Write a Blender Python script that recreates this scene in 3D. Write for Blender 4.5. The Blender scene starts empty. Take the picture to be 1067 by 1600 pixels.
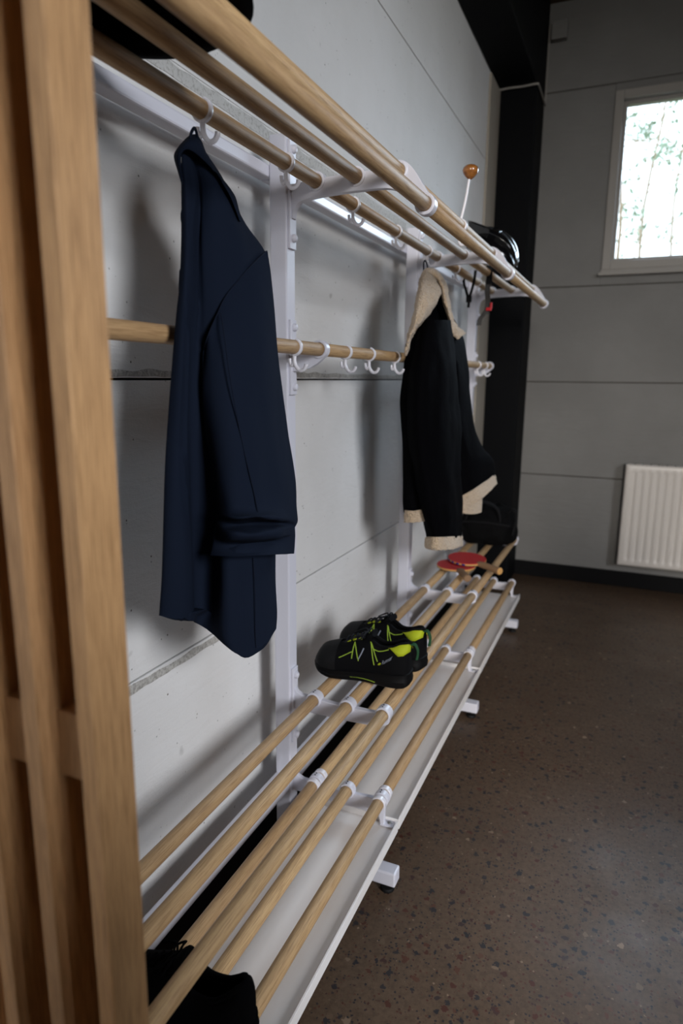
import bpy, bmesh, math, random
import numpy as np
from mathutils import Vector, Matrix, noise

random.seed(7)
S = bpy.context.scene
COL0 = S.collection

# ------------------------------------------------------------------ camera
cam_d = bpy.data.cameras.new('camera')
cam = bpy.data.objects.new('camera', cam_d)
COL0.objects.link(cam)
YAW, PITCH, ROLL = 0.4075, 0.2006, 0.0094
F = Vector((-math.sin(YAW)*math.cos(PITCH), math.cos(YAW)*math.cos(PITCH), -math.sin(PITCH)))
R0 = Vector((math.cos(YAW), math.sin(YAW), 0))
U0 = R0.cross(F)
RR = math.cos(ROLL)*R0 + math.sin(ROLL)*U0
UU = -math.sin(ROLL)*R0 + math.cos(ROLL)*U0
mw = Matrix.Identity(4)
for i in range(3):
    mw[i][0] = RR[i]; mw[i][1] = UU[i]; mw[i][2] = -F[i]
mw[0][3], mw[1][3], mw[2][3] = 0.7971, 0.0, 1.2246
cam.matrix_world = mw
cam_d.sensor_fit = 'VERTICAL'; cam_d.sensor_height = 36; cam_d.sensor_width = 24
cam_d.lens = 1033.27/1600*36
cam_d.clip_start = 0.02
cam_d.dof.use_dof = True
cam_d.dof.focus_distance = 1.25
cam_d.dof.aperture_fstop = 3.2
S.camera = cam

# ------------------------------------------------------------------ world, lamps, exposure
S.view_settings.view_transform = 'Standard'
S.view_settings.look = 'None'
S.view_settings.gamma = 1
S.view_settings.use_curve_mapping = False
S.view_settings.exposure = 0.08
W = bpy.data.worlds.new('overcast_sky'); S.world = W; W.use_nodes = True
bg = W.node_tree.nodes['Background']
bg.inputs[0].default_value = (0.80, 0.90, 1.0, 1)
bg.inputs[1].default_value = 3.4

def area(name, loc, target, sx, sy, power, col, spread=180):
    d = bpy.data.lights.new(name, 'AREA'); d.shape = 'RECTANGLE'; d.size = sx; d.size_y = sy
    d.energy = power; d.color = col; d.spread = math.radians(spread)
    o = bpy.data.objects.new(name, d); COL0.objects.link(o); o.location = loc
    o.rotation_euler = (Vector(target)-Vector(loc)).to_track_quat('-Z', 'Y').to_euler()
    return o
# daylight through the windows of the hall (side wall, end wall, and the glazed front behind the camera)
area('daylight_side_window', (4.46, -1.25, 2.25), (0.2, 0.9, -1.25), 1.3, 1.5, 73, (0.95, 0.96, 1.0), 104)
area('daylight_end_window', (1.25, 4.44, 2.32), (0.5, 1.3, -0.9), 1.15, 0.8, 17, (0.66, 0.81, 1.0), 105)
area('daylight_front_window', (2.4, -6.0, 2.2), (0.45, 2.6, -0.65), 1.3, 1.3, 39, (1.0, 0.93, 0.84), 50)

# ------------------------------------------------------------------ helpers
ORG = {}
def cr(p0, p1, p2, p3, t):
    return 0.5*((2*p1)+(-p0+p2)*t+(2*p0-5*p1+4*p2-p3)*t*t+(-p0+3*p1-3*p2+p3)*t*t*t)
def cr_resample(P, n, closed=False):
    P = np.asarray(P, float); m = len(P); out = []
    segs = m if closed else m-1
    for i in range(segs):
        if closed: a, b, c, d = P[(i-1) % m], P[i], P[(i+1) % m], P[(i+2) % m]
        else: a, b, c, d = P[max(i-1, 0)], P[i], P[i+1], P[min(i+2, m-1)]
        for k in range(n): out.append(cr(a, b, c, d, k/n))
    if not closed: out.append(P[-1])
    return np.array(out)

class MB:
    def __init__(s): s.v = []; s.f = []
    def add(s, vs, fs):
        b = len(s.v); s.v += [tuple(map(float, v)) for v in vs]; s.f += [tuple(b+i for i in f) for f in fs]; return s
    def box(s, x0, x1, y0, y1, z0, z1):
        return s.add([(x0,y0,z0),(x1,y0,z0),(x1,y1,z0),(x0,y1,z0),(x0,y0,z1),(x1,y0,z1),(x1,y1,z1),(x0,y1,z1)],
                     [(0,3,2,1),(4,5,6,7),(0,1,5,4),(1,2,6,5),(2,3,7,6),(3,0,4,7)])
    def tube(s, path, r, n=10, res=1, closed=False, cap=True):
        P = np.asarray(path, float)
        if res > 1: P = cr_resample(P, res, closed)
        m = len(P); rs = np.interp(np.linspace(0, 1, m), np.linspace(0, 1, len(r)), r) if hasattr(r, '__len__') else [r]*m
        T = [(P[(i+1) % m]-P[i-1]) if closed else (P[min(i+1, m-1)]-P[max(i-1, 0)]) for i in range(m)]
        T = [Vector(t).normalized() for t in T]
        up = Vector((0, 0, 1)) if abs(T[0].z) < 0.9 else Vector((1, 0, 0))
        nrm = (up-T[0]*up.dot(T[0])).normalized(); vs = []
        for i in range(m):
            nrm = nrm-T[i]*nrm.dot(T[i])
            nrm = nrm.normalized() if nrm.length > 1e-6 else T[i].orthogonal().normalized()
            b = T[i].cross(nrm)
            for k in range(n):
                a = 2*math.pi*k/n
                vs.append(Vector(P[i])+(nrm*math.cos(a)+b*math.sin(a))*rs[i])
        fs = []
        for i in range(m if closed else m-1):
            j = (i+1) % m
            for k in range(n):
                q = (k+1) % n; fs.append((i*n+k, i*n+q, j*n+q, j*n+k))
        if cap and not closed:
            fs.append(tuple(range(n-1, -1, -1))); fs.append(tuple((m-1)*n+k for k in range(n)))
        return s.add(vs, fs)
    def prism(s, poly, y0, y1):            # polygon in x,z swept along y
        n = len(poly); vs = [(x, y0, z) for x, z in poly]+[(x, y1, z) for x, z in poly]
        fs = [tuple(range(n)), tuple(range(2*n-1, n-1, -1))]+[(i, i+n, (i+1) % n+n, (i+1) % n) for i in range(n)]
        return s.add(vs, fs)
    def ring(s, cx, cz, y0, y1, ro, ri, n=24, a0=0, a1=2*math.pi):   # sleeve round an axis along y
        full = abs(a1-a0-2*math.pi) < 1e-6; m = n if full else n+1; vs = []; fs = []
        b = min(0.0015, (ro-ri)*.4)
        prof = [(ri, y0), (ro-b, y0), (ro, y0+b), (ro, y1-b), (ro-b, y1), (ri, y1)]
        for i in range(m):
            a = a0+(a1-a0)*i/n
            for r, y in prof: vs.append((cx+r*math.cos(a), y, cz+r*math.sin(a)))
        k = len(prof)
        for i in range(n):
            j = (i+1) % m
            for q in range(k):
                w = (q+1) % k; fs.append((i*k+q, i*k+w, j*k+w, j*k+q))
        if not full: fs += [tuple(range(k)), tuple((m-1)*k+q for q in range(k-1, -1, -1))]
        return s.add(vs, fs)
    def lathe(s, prof, c, n=24, ax='z'):
        vs = []; fs = []; k = len(prof)
        for i in range(n):
            a = 2*math.pi*i/n
            for r, h in prof:
                p = (r*math.cos(a), r*math.sin(a), h)
                if ax == 'x': p = (h, p[0], p[1])
                if ax == 'y': p = (p[1], h, p[0])
                vs.append((c[0]+p[0], c[1]+p[1], c[2]+p[2]))
        for i in range(n):
            j = (i+1) % n
            for q in range(k-1): fs.append((i*k+q, j*k+q, j*k+q+1, i*k+q+1))
        fs.append(tuple(i*k for i in range(n-1, -1, -1))); fs.append(tuple(i*k+k-1 for i in range(n)))
        return s.add(vs, fs)
    def loops(s, L, nu=4, nv=3, disp=None, cap0=True, cap1='hem', closed=True):
        L = np.asarray(L, float)
        A = np.array([cr_resample(r, nv, closed) for r in L])
        B = np.array([cr_resample(A[:, j], nu) for j in range(A.shape[1])]).transpose(1, 0, 2)
        m, n = B.shape[:2]
        if disp is not None:
            ctr = B.mean(1, keepdims=True)
            for i in range(m):
                for j in range(n):
                    p = B[i, j]; a = B[i, (j+1) % n]-B[i, j-1]; c = B[min(i+1, m-1), j]-B[max(i-1, 0), j]
                    nn = Vector(a).cross(Vector(c))
                    if nn.length > 1e-12:
                        nn.normalize()
                        if nn.dot(Vector(p-ctr[i, 0])) < 0: nn.negate()
                        B[i, j] = p+np.array(nn)*disp(p, i/(m-1), j/n)
        rows = [B[i] for i in range(m)]
        if cap1 == 'hem':
            c = rows[-1].mean(0); q = rows[-1]
            rows.append(q+(c-q)*0.10); rows.append(q+(c-q)*0.13+np.array([0, 0, .012])); rows.append(q+(c-q)*0.6+np.array([0, 0, .03]))
        vs = [p for r in rows for p in r]; fs = []
        for i in range(len(rows)-1):
            for j in range(n if closed else n-1):
                k = (j+1) % n; fs.append((i*n+j, i*n+k, (i+1)*n+k, (i+1)*n+j))
        if closed:
            if cap0: fs.append(tuple(range(n-1, -1, -1)))
            fs.append(tuple((len(rows)-1)*n+j for j in range(n)))
        return s.add(vs, fs)
    def build(s, name, mt, parent=None, smooth=True, bevel=0, ang=40, origin=None, sub=0, solid=0):
        L = Vector(ORG[parent.name]) if parent else Vector(origin or (0, 0, 0))
        me = bpy.data.meshes.new(name)
        me.from_pydata([tuple(Vector(v)-L) for v in s.v], [], s.f); me.validate()
        bm = bmesh.new(); bm.from_mesh(me)
        bmesh.ops.recalc_face_normals(bm, faces=bm.faces); bm.to_mesh(me); bm.free()
        if smooth:
            me.polygons.foreach_set('use_smooth', [True]*len(me.polygons)); me.set_sharp_from_angle(angle=math.radians(ang))
        me.materials.append(mt)
        o = bpy.data.objects.new(name, me); COL0.objects.link(o)
        if parent: o.parent = parent
        else: o.location = L
        ORG[o.name] = tuple(L)
        if bevel:
            b = o.modifiers.new('bevel', 'BEVEL'); b.width = bevel; b.segments = 2; b.limit_method = 'ANGLE'; b.angle_limit = math.radians(40)
        if solid:
            b = o.modifiers.new('thick', 'SOLIDIFY'); b.thickness = solid; b.offset = 0
        if sub:
            b = o.modifiers.new('sub', 'SUBSURF'); b.levels = sub; b.render_levels = sub
        return o
def tag(o, label=None, cat=None, group=None, kind=None):
    if label: o['label'] = label
    if cat: o['category'] = cat
    if group: o['group'] = group
    if kind: o['kind'] = kind
    return o
def thing(name, loc, label, cat, group=None):
    o = bpy.data.objects.new(name, None); COL0.objects.link(o); o.location = loc; o.empty_display_size = .05
    ORG[o.name] = tuple(loc); return tag(o, label, cat, group)
def struct(name, mb, mt, **k): return tag(mb.build(name, mt, **k), kind='structure')
def again(src, off, parent=None):          # a copy of a part and its sub-parts, moved by off
    c = src.copy(); COL0.objects.link(c); c.parent = parent or src.parent; c.location = Vector(src.location)+Vector(off)
    ORG[c.name] = ORG[src.name]
    for ch in list(src.children):
        d = ch.copy(); COL0.objects.link(d); d.parent = c
    return c

# ------------------------------------------------------------------ materials
def srgb(r, g, b):
    f = lambda c: ((c/255+.055)/1.055)**2.4 if c > 10 else c/255/12.92
    return (f(r), f(g), f(b), 1)
class MT:
    def __init__(s, name, base, rough=.5, spec=.5, metal=0, sheen=0, coat=0):
        s.m = bpy.data.materials.new(name); s.m.use_nodes = True; s.t = s.m.node_tree; s.n = s.t.nodes
        s.b = s.n['Principled BSDF']; s.b.inputs['Base Color'].default_value = base
        s.b.inputs['Roughness'].default_value = rough; s.b.inputs['Specular IOR Level'].default_value = spec
        s.b.inputs['Metallic'].default_value = metal; s.b.inputs['Sheen Weight'].default_value = sheen
        s.b.inputs['Coat Weight'].default_value = coat
    def node(s, t, **k):
        o = s.n.new(t)
        for a, v in k.items():
            if hasattr(o, a) and a not in ('inputs',): setattr(o, a, v)
        return o
    def link(s, a, b): s.t.links.new(a, b); return s
    def coord(s, scale=(1, 1, 1), kind='Object', rnd=False):
        tc = s.node('ShaderNodeTexCoord'); mp = s.node('ShaderNodeMapping'); mp.inputs['Scale'].default_value = scale
        s.link(tc.outputs[kind], mp.inputs['Vector'])
        if rnd:
            oi = s.node('ShaderNodeObjectInfo'); mu = s.node('ShaderNodeVectorMath', operation='MULTIPLY'); mu.inputs[1].default_value = (7, 11, 13)
            s.link(oi.outputs['Random'], mu.inputs[0]); s.link(mu.outputs[0], mp.inputs['Location'])
        return mp.outputs[0]
    def noise(s, vec, scale, detail=4, rough=.55, dist=0):
        n = s.node('ShaderNodeTexNoise'); n.inputs['Scale'].default_value = scale; n.inputs['Detail'].default_value = detail
        n.inputs['Roughness'].default_value = rough; n.inputs['Distortion'].default_value = dist
        if vec is not None: s.link(vec, n.inputs['Vector'])
        return n.outputs[0]
    def ramp(s, fac, stops):
        r = s.node('ShaderNodeValToRGB'); e = r.color_ramp.elements
        while len(e) < len(stops): e.new(.5)
        for q, (p, c) in zip(e, stops): q.position = p; q.color = c
        s.link(fac, r.inputs[0]); return r.outputs[0]
    def mix(s, fac, a, b, mode='MIX'):
        m = s.node('ShaderNodeMix', data_type='RGBA', blend_type=mode)
        for sock, val in ((0, fac), (6, a), (7, b)):
            if hasattr(val, 'links') or hasattr(val, 'is_linked'): s.link(val, m.inputs[sock])
            else: m.inputs[sock].default_value = val
        return m.outputs[2]
    def color(s, out): return s.link(out, s.b.inputs['Base Color'])
    def rough(s, out): return s.link(out, s.b.inputs['Roughness'])
    def bump(s, out, strength=.3, dist=.002):
        b = s.node('ShaderNodeBump'); b.inputs['Strength'].default_value = strength; b.inputs['Distance'].default_value = dist
        s.link(out, b.inputs['Height'])
        if s.b.inputs['Normal'].is_linked: s.link(s.b.inputs['Normal'].links[0].from_socket, b.inputs['Normal'])
        return s.link(b.outputs[0], s.b.inputs['Normal'])
G1 = lambda v: (v, v, v, 1)

def wood(name, light, mid, dark, axis, rough=.45):
    w = MT(name, mid, rough, .4)
    sc = [300, 300, 300]; sc[axis] = 8
    sc2 = [26, 26, 26]; sc2[axis] = .9
    fine = w.noise(w.coord(sc, rnd=True), 2.2, 6, .65, .2)
    broad = w.noise(w.coord(sc2, rnd=True), 1.0, 3, .5, 1.2)
    c1 = w.ramp(broad, [(.2, mid), (.8, light)])
    pores = w.ramp(fine, [(.40, G1(1)), (.54, G1(0))])
    c2 = w.mix(w.mix(1.0, pores, G1(.6), 'MULTIPLY'), c1, dark)
    oi = w.node('ShaderNodeObjectInfo')
    tint = w.ramp(oi.outputs['Random'], [(0, (.86, .82, .78, 1)), (1, (1.08, 1.06, 1.0, 1))])
    w.color(w.mix(1.0, c2, tint, 'MULTIPLY')); w.bump(fine, .12, .0008)
    return w.m
M = {}
M['rod'] = wood('oiled_oak_rod', srgb(200, 171, 131), srgb(182, 150, 110), srgb(136, 104, 72), 1, .56)
M['slat'] = wood('amber_oak_slat', srgb(196, 158, 116), srgb(176, 136, 94), srgb(118, 84, 52), 2, .5)

w = MT('white_powder_coat', srgb(214, 214, 224), .32, .5); w.bump(w.noise(w.coord(), 900, 2), .05, .0003); M['white'] = w.m
w = MT('white_tray_enamel', srgb(232, 229, 227), .38, .5)
n = w.noise(w.coord((3, .6, 3)), 4, 4); w.color(w.mix(w.ramp(n, [(.45, G1(0)), (.72, G1(.5))]), srgb(234, 231, 229), srgb(222, 210, 198))); M['tray'] = w.m
w = MT('white_hook_plastic', srgb(226, 224, 230), .25, .5); M['plastic'] = w.m
w = MT('black_rubber', srgb(12, 12, 13), .6, .3); M['rubber'] = w.m
w = MT('zinc_screw', srgb(150, 152, 150), .4, .5, 1); M['zinc'] = w.m

def concrete(name, c0, c1, streak):
    w = MT(name, c0, .75, .3)
    co = w.coord()
    blot = w.noise(co, 2.2, 5, .6); fine = w.noise(w.coord((1, 1, 1)), 160, 4, .7)
    st = w.noise(w.coord(streak), 9, 4, .6, .6)
    v = w.node('ShaderNodeTexVoronoi'); v.inputs['Scale'].default_value = 75; w.link(co, v.inputs['Vector'])
    sel = w.ramp(w.noise(co, 30, 2), [(.60, G1(0)), (.66, G1(1))])
    pore = w.mix(1.0, w.ramp(v.outputs['Distance'], [(.10, G1(1)), (.20, G1(0))]), sel, 'MULTIPLY')
    c = w.mix(w.ramp(blot, [(.35, G1(0)), (.65, G1(1))]), c0, c1)
    spot = w.ramp(w.noise(co, 14, 2, .4), [(.755, G1(0)), (.80, G1(.35))])
    c = w.mix(spot, c, srgb(112, 104, 94))
    w.color(w.mix(pore, c, srgb(120, 116, 110)))
    w.bump(fine, .3, .002); w.bump(st, .5, .005); w.bump(w.mix(pore, G1(1), G1(0)), .5, .003)
    return w.m
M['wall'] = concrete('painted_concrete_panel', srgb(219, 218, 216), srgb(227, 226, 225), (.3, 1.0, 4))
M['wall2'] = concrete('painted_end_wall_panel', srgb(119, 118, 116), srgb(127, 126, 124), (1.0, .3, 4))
w = MT('rough_joint_mortar', srgb(150, 146, 138), .9, .2)
n = w.noise(w.coord(), 120, 6, .75); w.color(w.ramp(n, [(.34, srgb(158, 154, 147)), (.55, srgb(212, 209, 203))])); w.bump(n, 1.0, .006); M['mortar'] = w.m
w = MT('painted_joint_filler', srgb(205, 204, 200), .9, .2)
n = w.noise(w.coord(), 130, 6, .75); w.color(w.ramp(n, [(.34, srgb(176, 174, 168)), (.5, srgb(218, 217, 214))])); w.bump(n, 1.0, .005); M['mortar2'] = w.m
w = MT('dark_joint', srgb(70, 66, 60), .9, .1); M['joint'] = w.m  # dark grey-brown of the backing and seals in the panel joints
w = MT('black_steel_paint', srgb(5, 6, 9), .7, .12); M['steel'] = w.m
w = MT('black_baseboard', srgb(9, 9, 11), .6, .12); w.bump(w.noise(w.coord(), 40, 3), .1, .002); M['base'] = w.m
w = MT('beige_trim_paint', srgb(160, 152, 140), .7, .3); M['beige'] = w.m
w = MT('dark_ceiling_board', srgb(92, 76, 60), .8, .2); w.bump(w.noise(w.coord(), 30, 3), .2, .004); M['ceil'] = w.m
w = MT('plain_wall_paint', srgb(98, 94, 89), .8, .2); M['plain'] = w.m

w = MT('polished_aggregate_floor', srgb(96, 80, 66), .4, .2)
co = w.coord()
base = w.mix(w.ramp(w.noise(co, 3.0, 6, .6), [(.3, G1(0)), (.7, G1(1))]), srgb(82, 66, 52), srgb(97, 79, 63))
base = w.mix(w.ramp(w.noise(co, 70, 4, .7), [(.4, G1(0)), (.62, G1(.55))]), base, srgb(66, 52, 41))
def stones(scale, rad, thr, seed):
    v = w.node('ShaderNodeTexVoronoi'); v.inputs['Scale'].default_value = scale; v.inputs['Randomness'].default_value = 1
    mp = w.node('ShaderNodeMapping'); mp.inputs['Location'].default_value = (seed, seed*2.3, 0); mp.inputs['Scale'].default_value = (1, 1.0, .01)
    ad = w.node('ShaderNodeMix', data_type='RGBA', blend_type='LINEAR_LIGHT'); ad.inputs[0].default_value = .006*80/scale
    nn = w.node('ShaderNodeTexNoise'); nn.inputs['Scale'].default_value = scale*1.8; nn.inputs['Detail'].default_value = 2
    w.link(co, nn.inputs['Vector']); w.link(co, ad.inputs[6]); w.link(nn.outputs[1], ad.inputs[7])
    w.link(ad.outputs[2], mp.inputs['Vector']); w.link(mp.outputs[0], v.inputs['Vector'])
    sp = w.node('ShaderNodeSeparateColor'); w.link(v.outputs['Color'], sp.inputs[0])
    d = w.ramp(v.outputs['Distance'], [(rad*.8, G1(1)), (rad, G1(0))])
    k = w.ramp(sp.outputs[0], [(thr-.01, G1(0)), (thr, G1(1))])
    return w.mix(1.0, d, k, 'MULTIPLY'), sp.outputs[1]
m1, h1 = stones(54, .42, .66, 3.1)
m2, h2 = stones(150, .42, .60, 7.7)
pal = [(0, srgb(40, 38, 40)), (.4, srgb(52, 47, 46)), (.55, srgb(72, 42, 33)), (.78, srgb(82, 54, 41)), (.95, srgb(98, 82, 66)), (1, srgb(128, 108, 90))]
base = w.mix(m2, base, w.ramp(h2, pal)); base = w.mix(m1, base, w.ramp(h1, pal))
w.color(base)
w.rough(w.ramp(w.noise(co, 5, 5, .6), [(.3, G1(.36)), (.7, G1(.50))]))
w.bump(w.noise(co, 25, 4), .06, .003)
M['floor'] = w.m

w = MT('navy_suiting', srgb(22, 29, 43), .9, .05)
tw = w.node('ShaderNodeTexWave'); tw.inputs['Scale'].default_value = 420; w.link(w.coord((1, 1, 1)), tw.inputs['Vector'])
w.bump(tw.outputs[1], .12, .0004); w.bump(w.noise(w.coord(), 22, 4, .5), .15, .005)
M['navy'] = w.m
w = MT('navy_thread', srgb(20, 26, 40), .9, .1); M['thread'] = w.m
w = MT('black_suede', srgb(6, 6, 8), .8, .02)
n = w.noise(w.coord(), 45, 5, .6); w.bump(n, .35, .005); M['leather'] = w.m
w = MT('cream_sherpa', srgb(206, 182, 152), .95, .1, sheen=.4)
v = w.node('ShaderNodeTexVoronoi'); v.inputs['Scale'].default_value = 230; w.link(w.coord(), v.inputs['Vector'])
w.color(w.ramp(v.outputs['Distance'], [(.1, srgb(216, 194, 166)), (.8, srgb(184, 160, 132))])); w.bump(v.outputs['Distance'], .9, .006)
M['sherpa'] = w.m
w = MT('black_felt', srgb(5, 5, 6), .95, .03); w.bump(w.noise(w.coord(), 400, 3), .2, .001); M['felt'] = w.m
w = MT('black_knit', srgb(9, 9, 11), .85, .12); w.bump(w.noise(w.coord((1, 1, 1)), 500, 2), .4, .001); M['knit'] = w.m
w = MT('black_toe_rubber', srgb(20, 20, 21), .65, .2); w.bump(w.noise(w.coord(), 700, 2), .3, .0006); M['toe'] = w.m
w = MT('black_sole', srgb(9, 9, 10), .6, .15); M['sole'] = w.m
w = MT('lime_fabric', srgb(168, 180, 28), .7, .3); w.bump(w.noise(w.coord(), 600, 2), .3, .0006); M['lime'] = w.m
w = MT('lime_thread', srgb(150, 178, 58), .6, .3); M['limethread'] = w.m
w = MT('green_cord', srgb(30, 72, 44), .7, .3); M['cord'] = w.m
w = MT('silver_print', srgb(150, 156, 170), .4, .5); M['silver'] = w.m
w = MT('black_lace', srgb(16, 17, 24), .75, .3); M['lace'] = w.m
w = MT('red_bat_rubber', srgb(172, 34, 36), .6, .3); w.bump(w.noise(w.coord(), 500, 1), .2, .0005); M['red'] = w.m
w = MT('bat_plywood', srgb(196, 150, 92), .5, .3); M['ply'] = w.m
w = MT('bat_handle_wood', srgb(128, 100, 74), .6, .3); M['handle'] = w.m
w = MT('blue_edge_tape', srgb(32, 38, 110), .5, .4); M['blue'] = w.m
w = MT('varnished_ball', srgb(150, 96, 44), .25, .5, coat=.5)
n = w.noise(w.coord((30, 30, 120)), 2, 4); w.color(w.ramp(n, [(.35, srgb(128, 78, 34)), (.65, srgb(158, 102, 48))])); M['ball'] = w.m
w = MT('glossy_helmet_shell', srgb(10, 11, 14), .16, .5, coat=.4); M['shell'] = w.m
w = MT('helmet_foam', srgb(9, 9, 10), .9, .2); M['foam'] = w.m
w = MT('grey_webbing', srgb(66, 64, 62), .8, .2); M['webbing'] = w.m
w = MT('black_webbing', srgb(14, 14, 16), .8, .2); M['strap'] = w.m
w = MT('red_buckle', srgb(190, 24, 34), .4, .4); M['buckle'] = w.m
w = MT('black_nylon', srgb(7, 7, 8), .8, .08); w.bump(w.noise(w.coord(), 16, 5, .6), .6, .02); M['nylon'] = w.m
w = MT('white_radiator_enamel', srgb(214, 208, 202), .35, .5); M['rad'] = w.m
w = MT('window_frame_paint', srgb(146, 142, 137), .45, .4); M['frame'] = w.m
w = MT('leaf_green', srgb(140, 160, 138), .6, .3); M['leaf'] = w.m
w.b.inputs['Transmission Weight'].default_value = 0.0
w = MT('pine_bark', srgb(168, 148, 128), .9, .1); w.bump(w.noise(w.coord((4, 4, 1)), 8, 4), .6, .03); M['bark'] = w.m
w = MT('forest_ground', srgb(110, 120, 84), .95, .1); w.color(w.ramp(w.noise(w.coord(), .8, 4), [(.3, srgb(92, 100, 66)), (.7, srgb(140, 142, 104))])); M['ground'] = w.m
gm = bpy.data.materials.new('window_glass'); gm.use_nodes = True; t = gm.node_tree
t.nodes.remove(t.nodes['Principled BSDF']); tr = t.nodes.new('ShaderNodeBsdfTransparent'); gl = t.nodes.new('ShaderNodeBsdfGlossy'); gl.inputs['Roughness'].default_value = .02
fr = t.nodes.new('ShaderNodeFresnel'); mx = t.nodes.new('ShaderNodeMixShader'); tr.inputs[0].default_value = (.95, .97, .97, 1)
t.links.new(fr.outputs[0], mx.inputs[0]); t.links.new(tr.outputs[0], mx.inputs[1]); t.links.new(gl.outputs[0], mx.inputs[2])
t.links.new(mx.outputs[0], t.nodes['Material Output'].inputs[0]); M['glass'] = gm

# ------------------------------------------------------------------ the room
YE = 4.207; YF = -5.9; XR = 4.4; ZC = 3.24
struct('floor', MB().box(-.2, XR+.2, YF-.2, YE+.2, -.1, 0), M['floor'], smooth=False)
struct('ceiling', MB().box(-.2, XR+.2, YF-.2, YE+.2, ZC, ZC+.12), M['ceil'], smooth=False)
wl = struct('wall_left', MB().box(-.20, -.10, YF-.1, YE+.2, 0, ZC), M['joint'], smooth=False)
ZJ = [0, .672, 1.2185, 1.770, 2.325, 2.80, ZC]
for a, b in zip(ZJ[:-1], ZJ[1:]):
    g = .0003 if abs(a-1.77) < .01 else .002; h = .0003 if abs(b-1.77) < .01 else .002
    MB().box(-.10, 0, YF-.1, YE+.12, a+g, b-h).build('concrete_panel', M['wall'], wl, smooth=False, bevel=.0015)
def rough_strip(name, z0, z1, x1, parent, mt, y0=YF+.02, y1=YE-.3, step=.012):
    n = int((y1-y0)/step); vs = []; fs = []
    for i in range(n+1):
        y = y0+(y1-y0)*i/n
        lo = z0+.003*noise.noise((y*30, z0*9, 1)); hi = z1+.005*noise.noise((y*22, z1*7, 4))
        o = x1*(.6+.4*noise.noise((y*60, z0, 9)))
        vs += [(-.001, y, lo), (o, y, lo+.002), (o, y, hi-.003), (-.001, y, hi)]
    for i in range(n):
        for k in range(3): fs.append((i*4+k, i*4+k+1, i*4+k+5, i*4+k+4))
    return MB().add(vs, fs).build(name, mt, parent)
rough_strip('mortar_strip', 1.2225, 1.237, .0022, wl, M['mortar'])
rough_strip('mortar_strip', .648, .666, .0026, wl, M['mortar'], y1=1.5)
rough_strip('mortar_strip', 1.742, 1.768, .0022, wl, M['mortar2'], y1=2.4)

wb = struct('wall_back', MB().box(-.2, .30, YE+.16, YE+.2, 0, ZC), M['joint'], smooth=False)
WX0, WX1, WZ0, WZ1 = .572, 1.87, 1.835, 2.752
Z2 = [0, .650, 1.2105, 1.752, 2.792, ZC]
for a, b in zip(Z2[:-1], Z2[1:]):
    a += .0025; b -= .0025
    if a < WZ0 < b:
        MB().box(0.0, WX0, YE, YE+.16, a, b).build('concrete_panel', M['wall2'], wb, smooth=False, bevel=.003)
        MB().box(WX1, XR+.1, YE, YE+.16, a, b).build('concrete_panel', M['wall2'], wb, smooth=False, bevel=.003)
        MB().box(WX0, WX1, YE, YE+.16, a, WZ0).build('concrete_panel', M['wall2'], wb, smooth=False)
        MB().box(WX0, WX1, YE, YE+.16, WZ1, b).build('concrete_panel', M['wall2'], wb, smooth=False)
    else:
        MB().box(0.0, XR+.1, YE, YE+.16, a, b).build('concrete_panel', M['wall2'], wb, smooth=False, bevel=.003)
for z in Z2[1:-1]:
    if z > 2.7: MB().box(.2, XR, YE+.005, YE+.02, z-.004, z+.004).build('joint_seal', M['joint'], wb, smooth=False)
    else: MB().box(.2, XR, YE+.004, YE+.02, z-.004, z+.004).build('joint_seal', M['joint'], wb, smooth=False)
# side and front walls of the hall, each with its window opening
def holed_wall(name, fixed, along, lo, hi, w0, w1, z0, z1, mt):
    mb = MB()
    def bx(a, b, c, d):
        if along == 'y': mb.box(fixed, fixed+.12, a, b, c, d)
        else: mb.box(a, b, fixed-.12, fixed, c, d)
    bx(lo, w0, 0, ZC); bx(w1, hi, 0, ZC); bx(w0, w1, 0, z0); bx(w0, w1, z1, ZC)
    return struct(name, mb, mt, smooth=False)
holed_wall('wall_right', XR, 'y', YF-.1, YE+.1, -1.95, -.55, 1.3, 2.95, M['plain'])
holed_wall('wall_front', YF, 'x', -.1, XR+.1, 1.7, 3.1, 1.5, 2.9, M['plain'])
struct('shade_block_rear', MB().box(.56, .95, -.80, -.42, 0, 1.70), M['plain'], smooth=False, bevel=.01)   # unseen block added behind the viewer to keep front light off the slats
struct('shade_block_side', MB().box(1.30, 1.60, -.50, .06, 0, 1.26), M['plain'], smooth=False, bevel=.01)   # unseen block added right of the viewer to shade the lower slats

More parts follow.
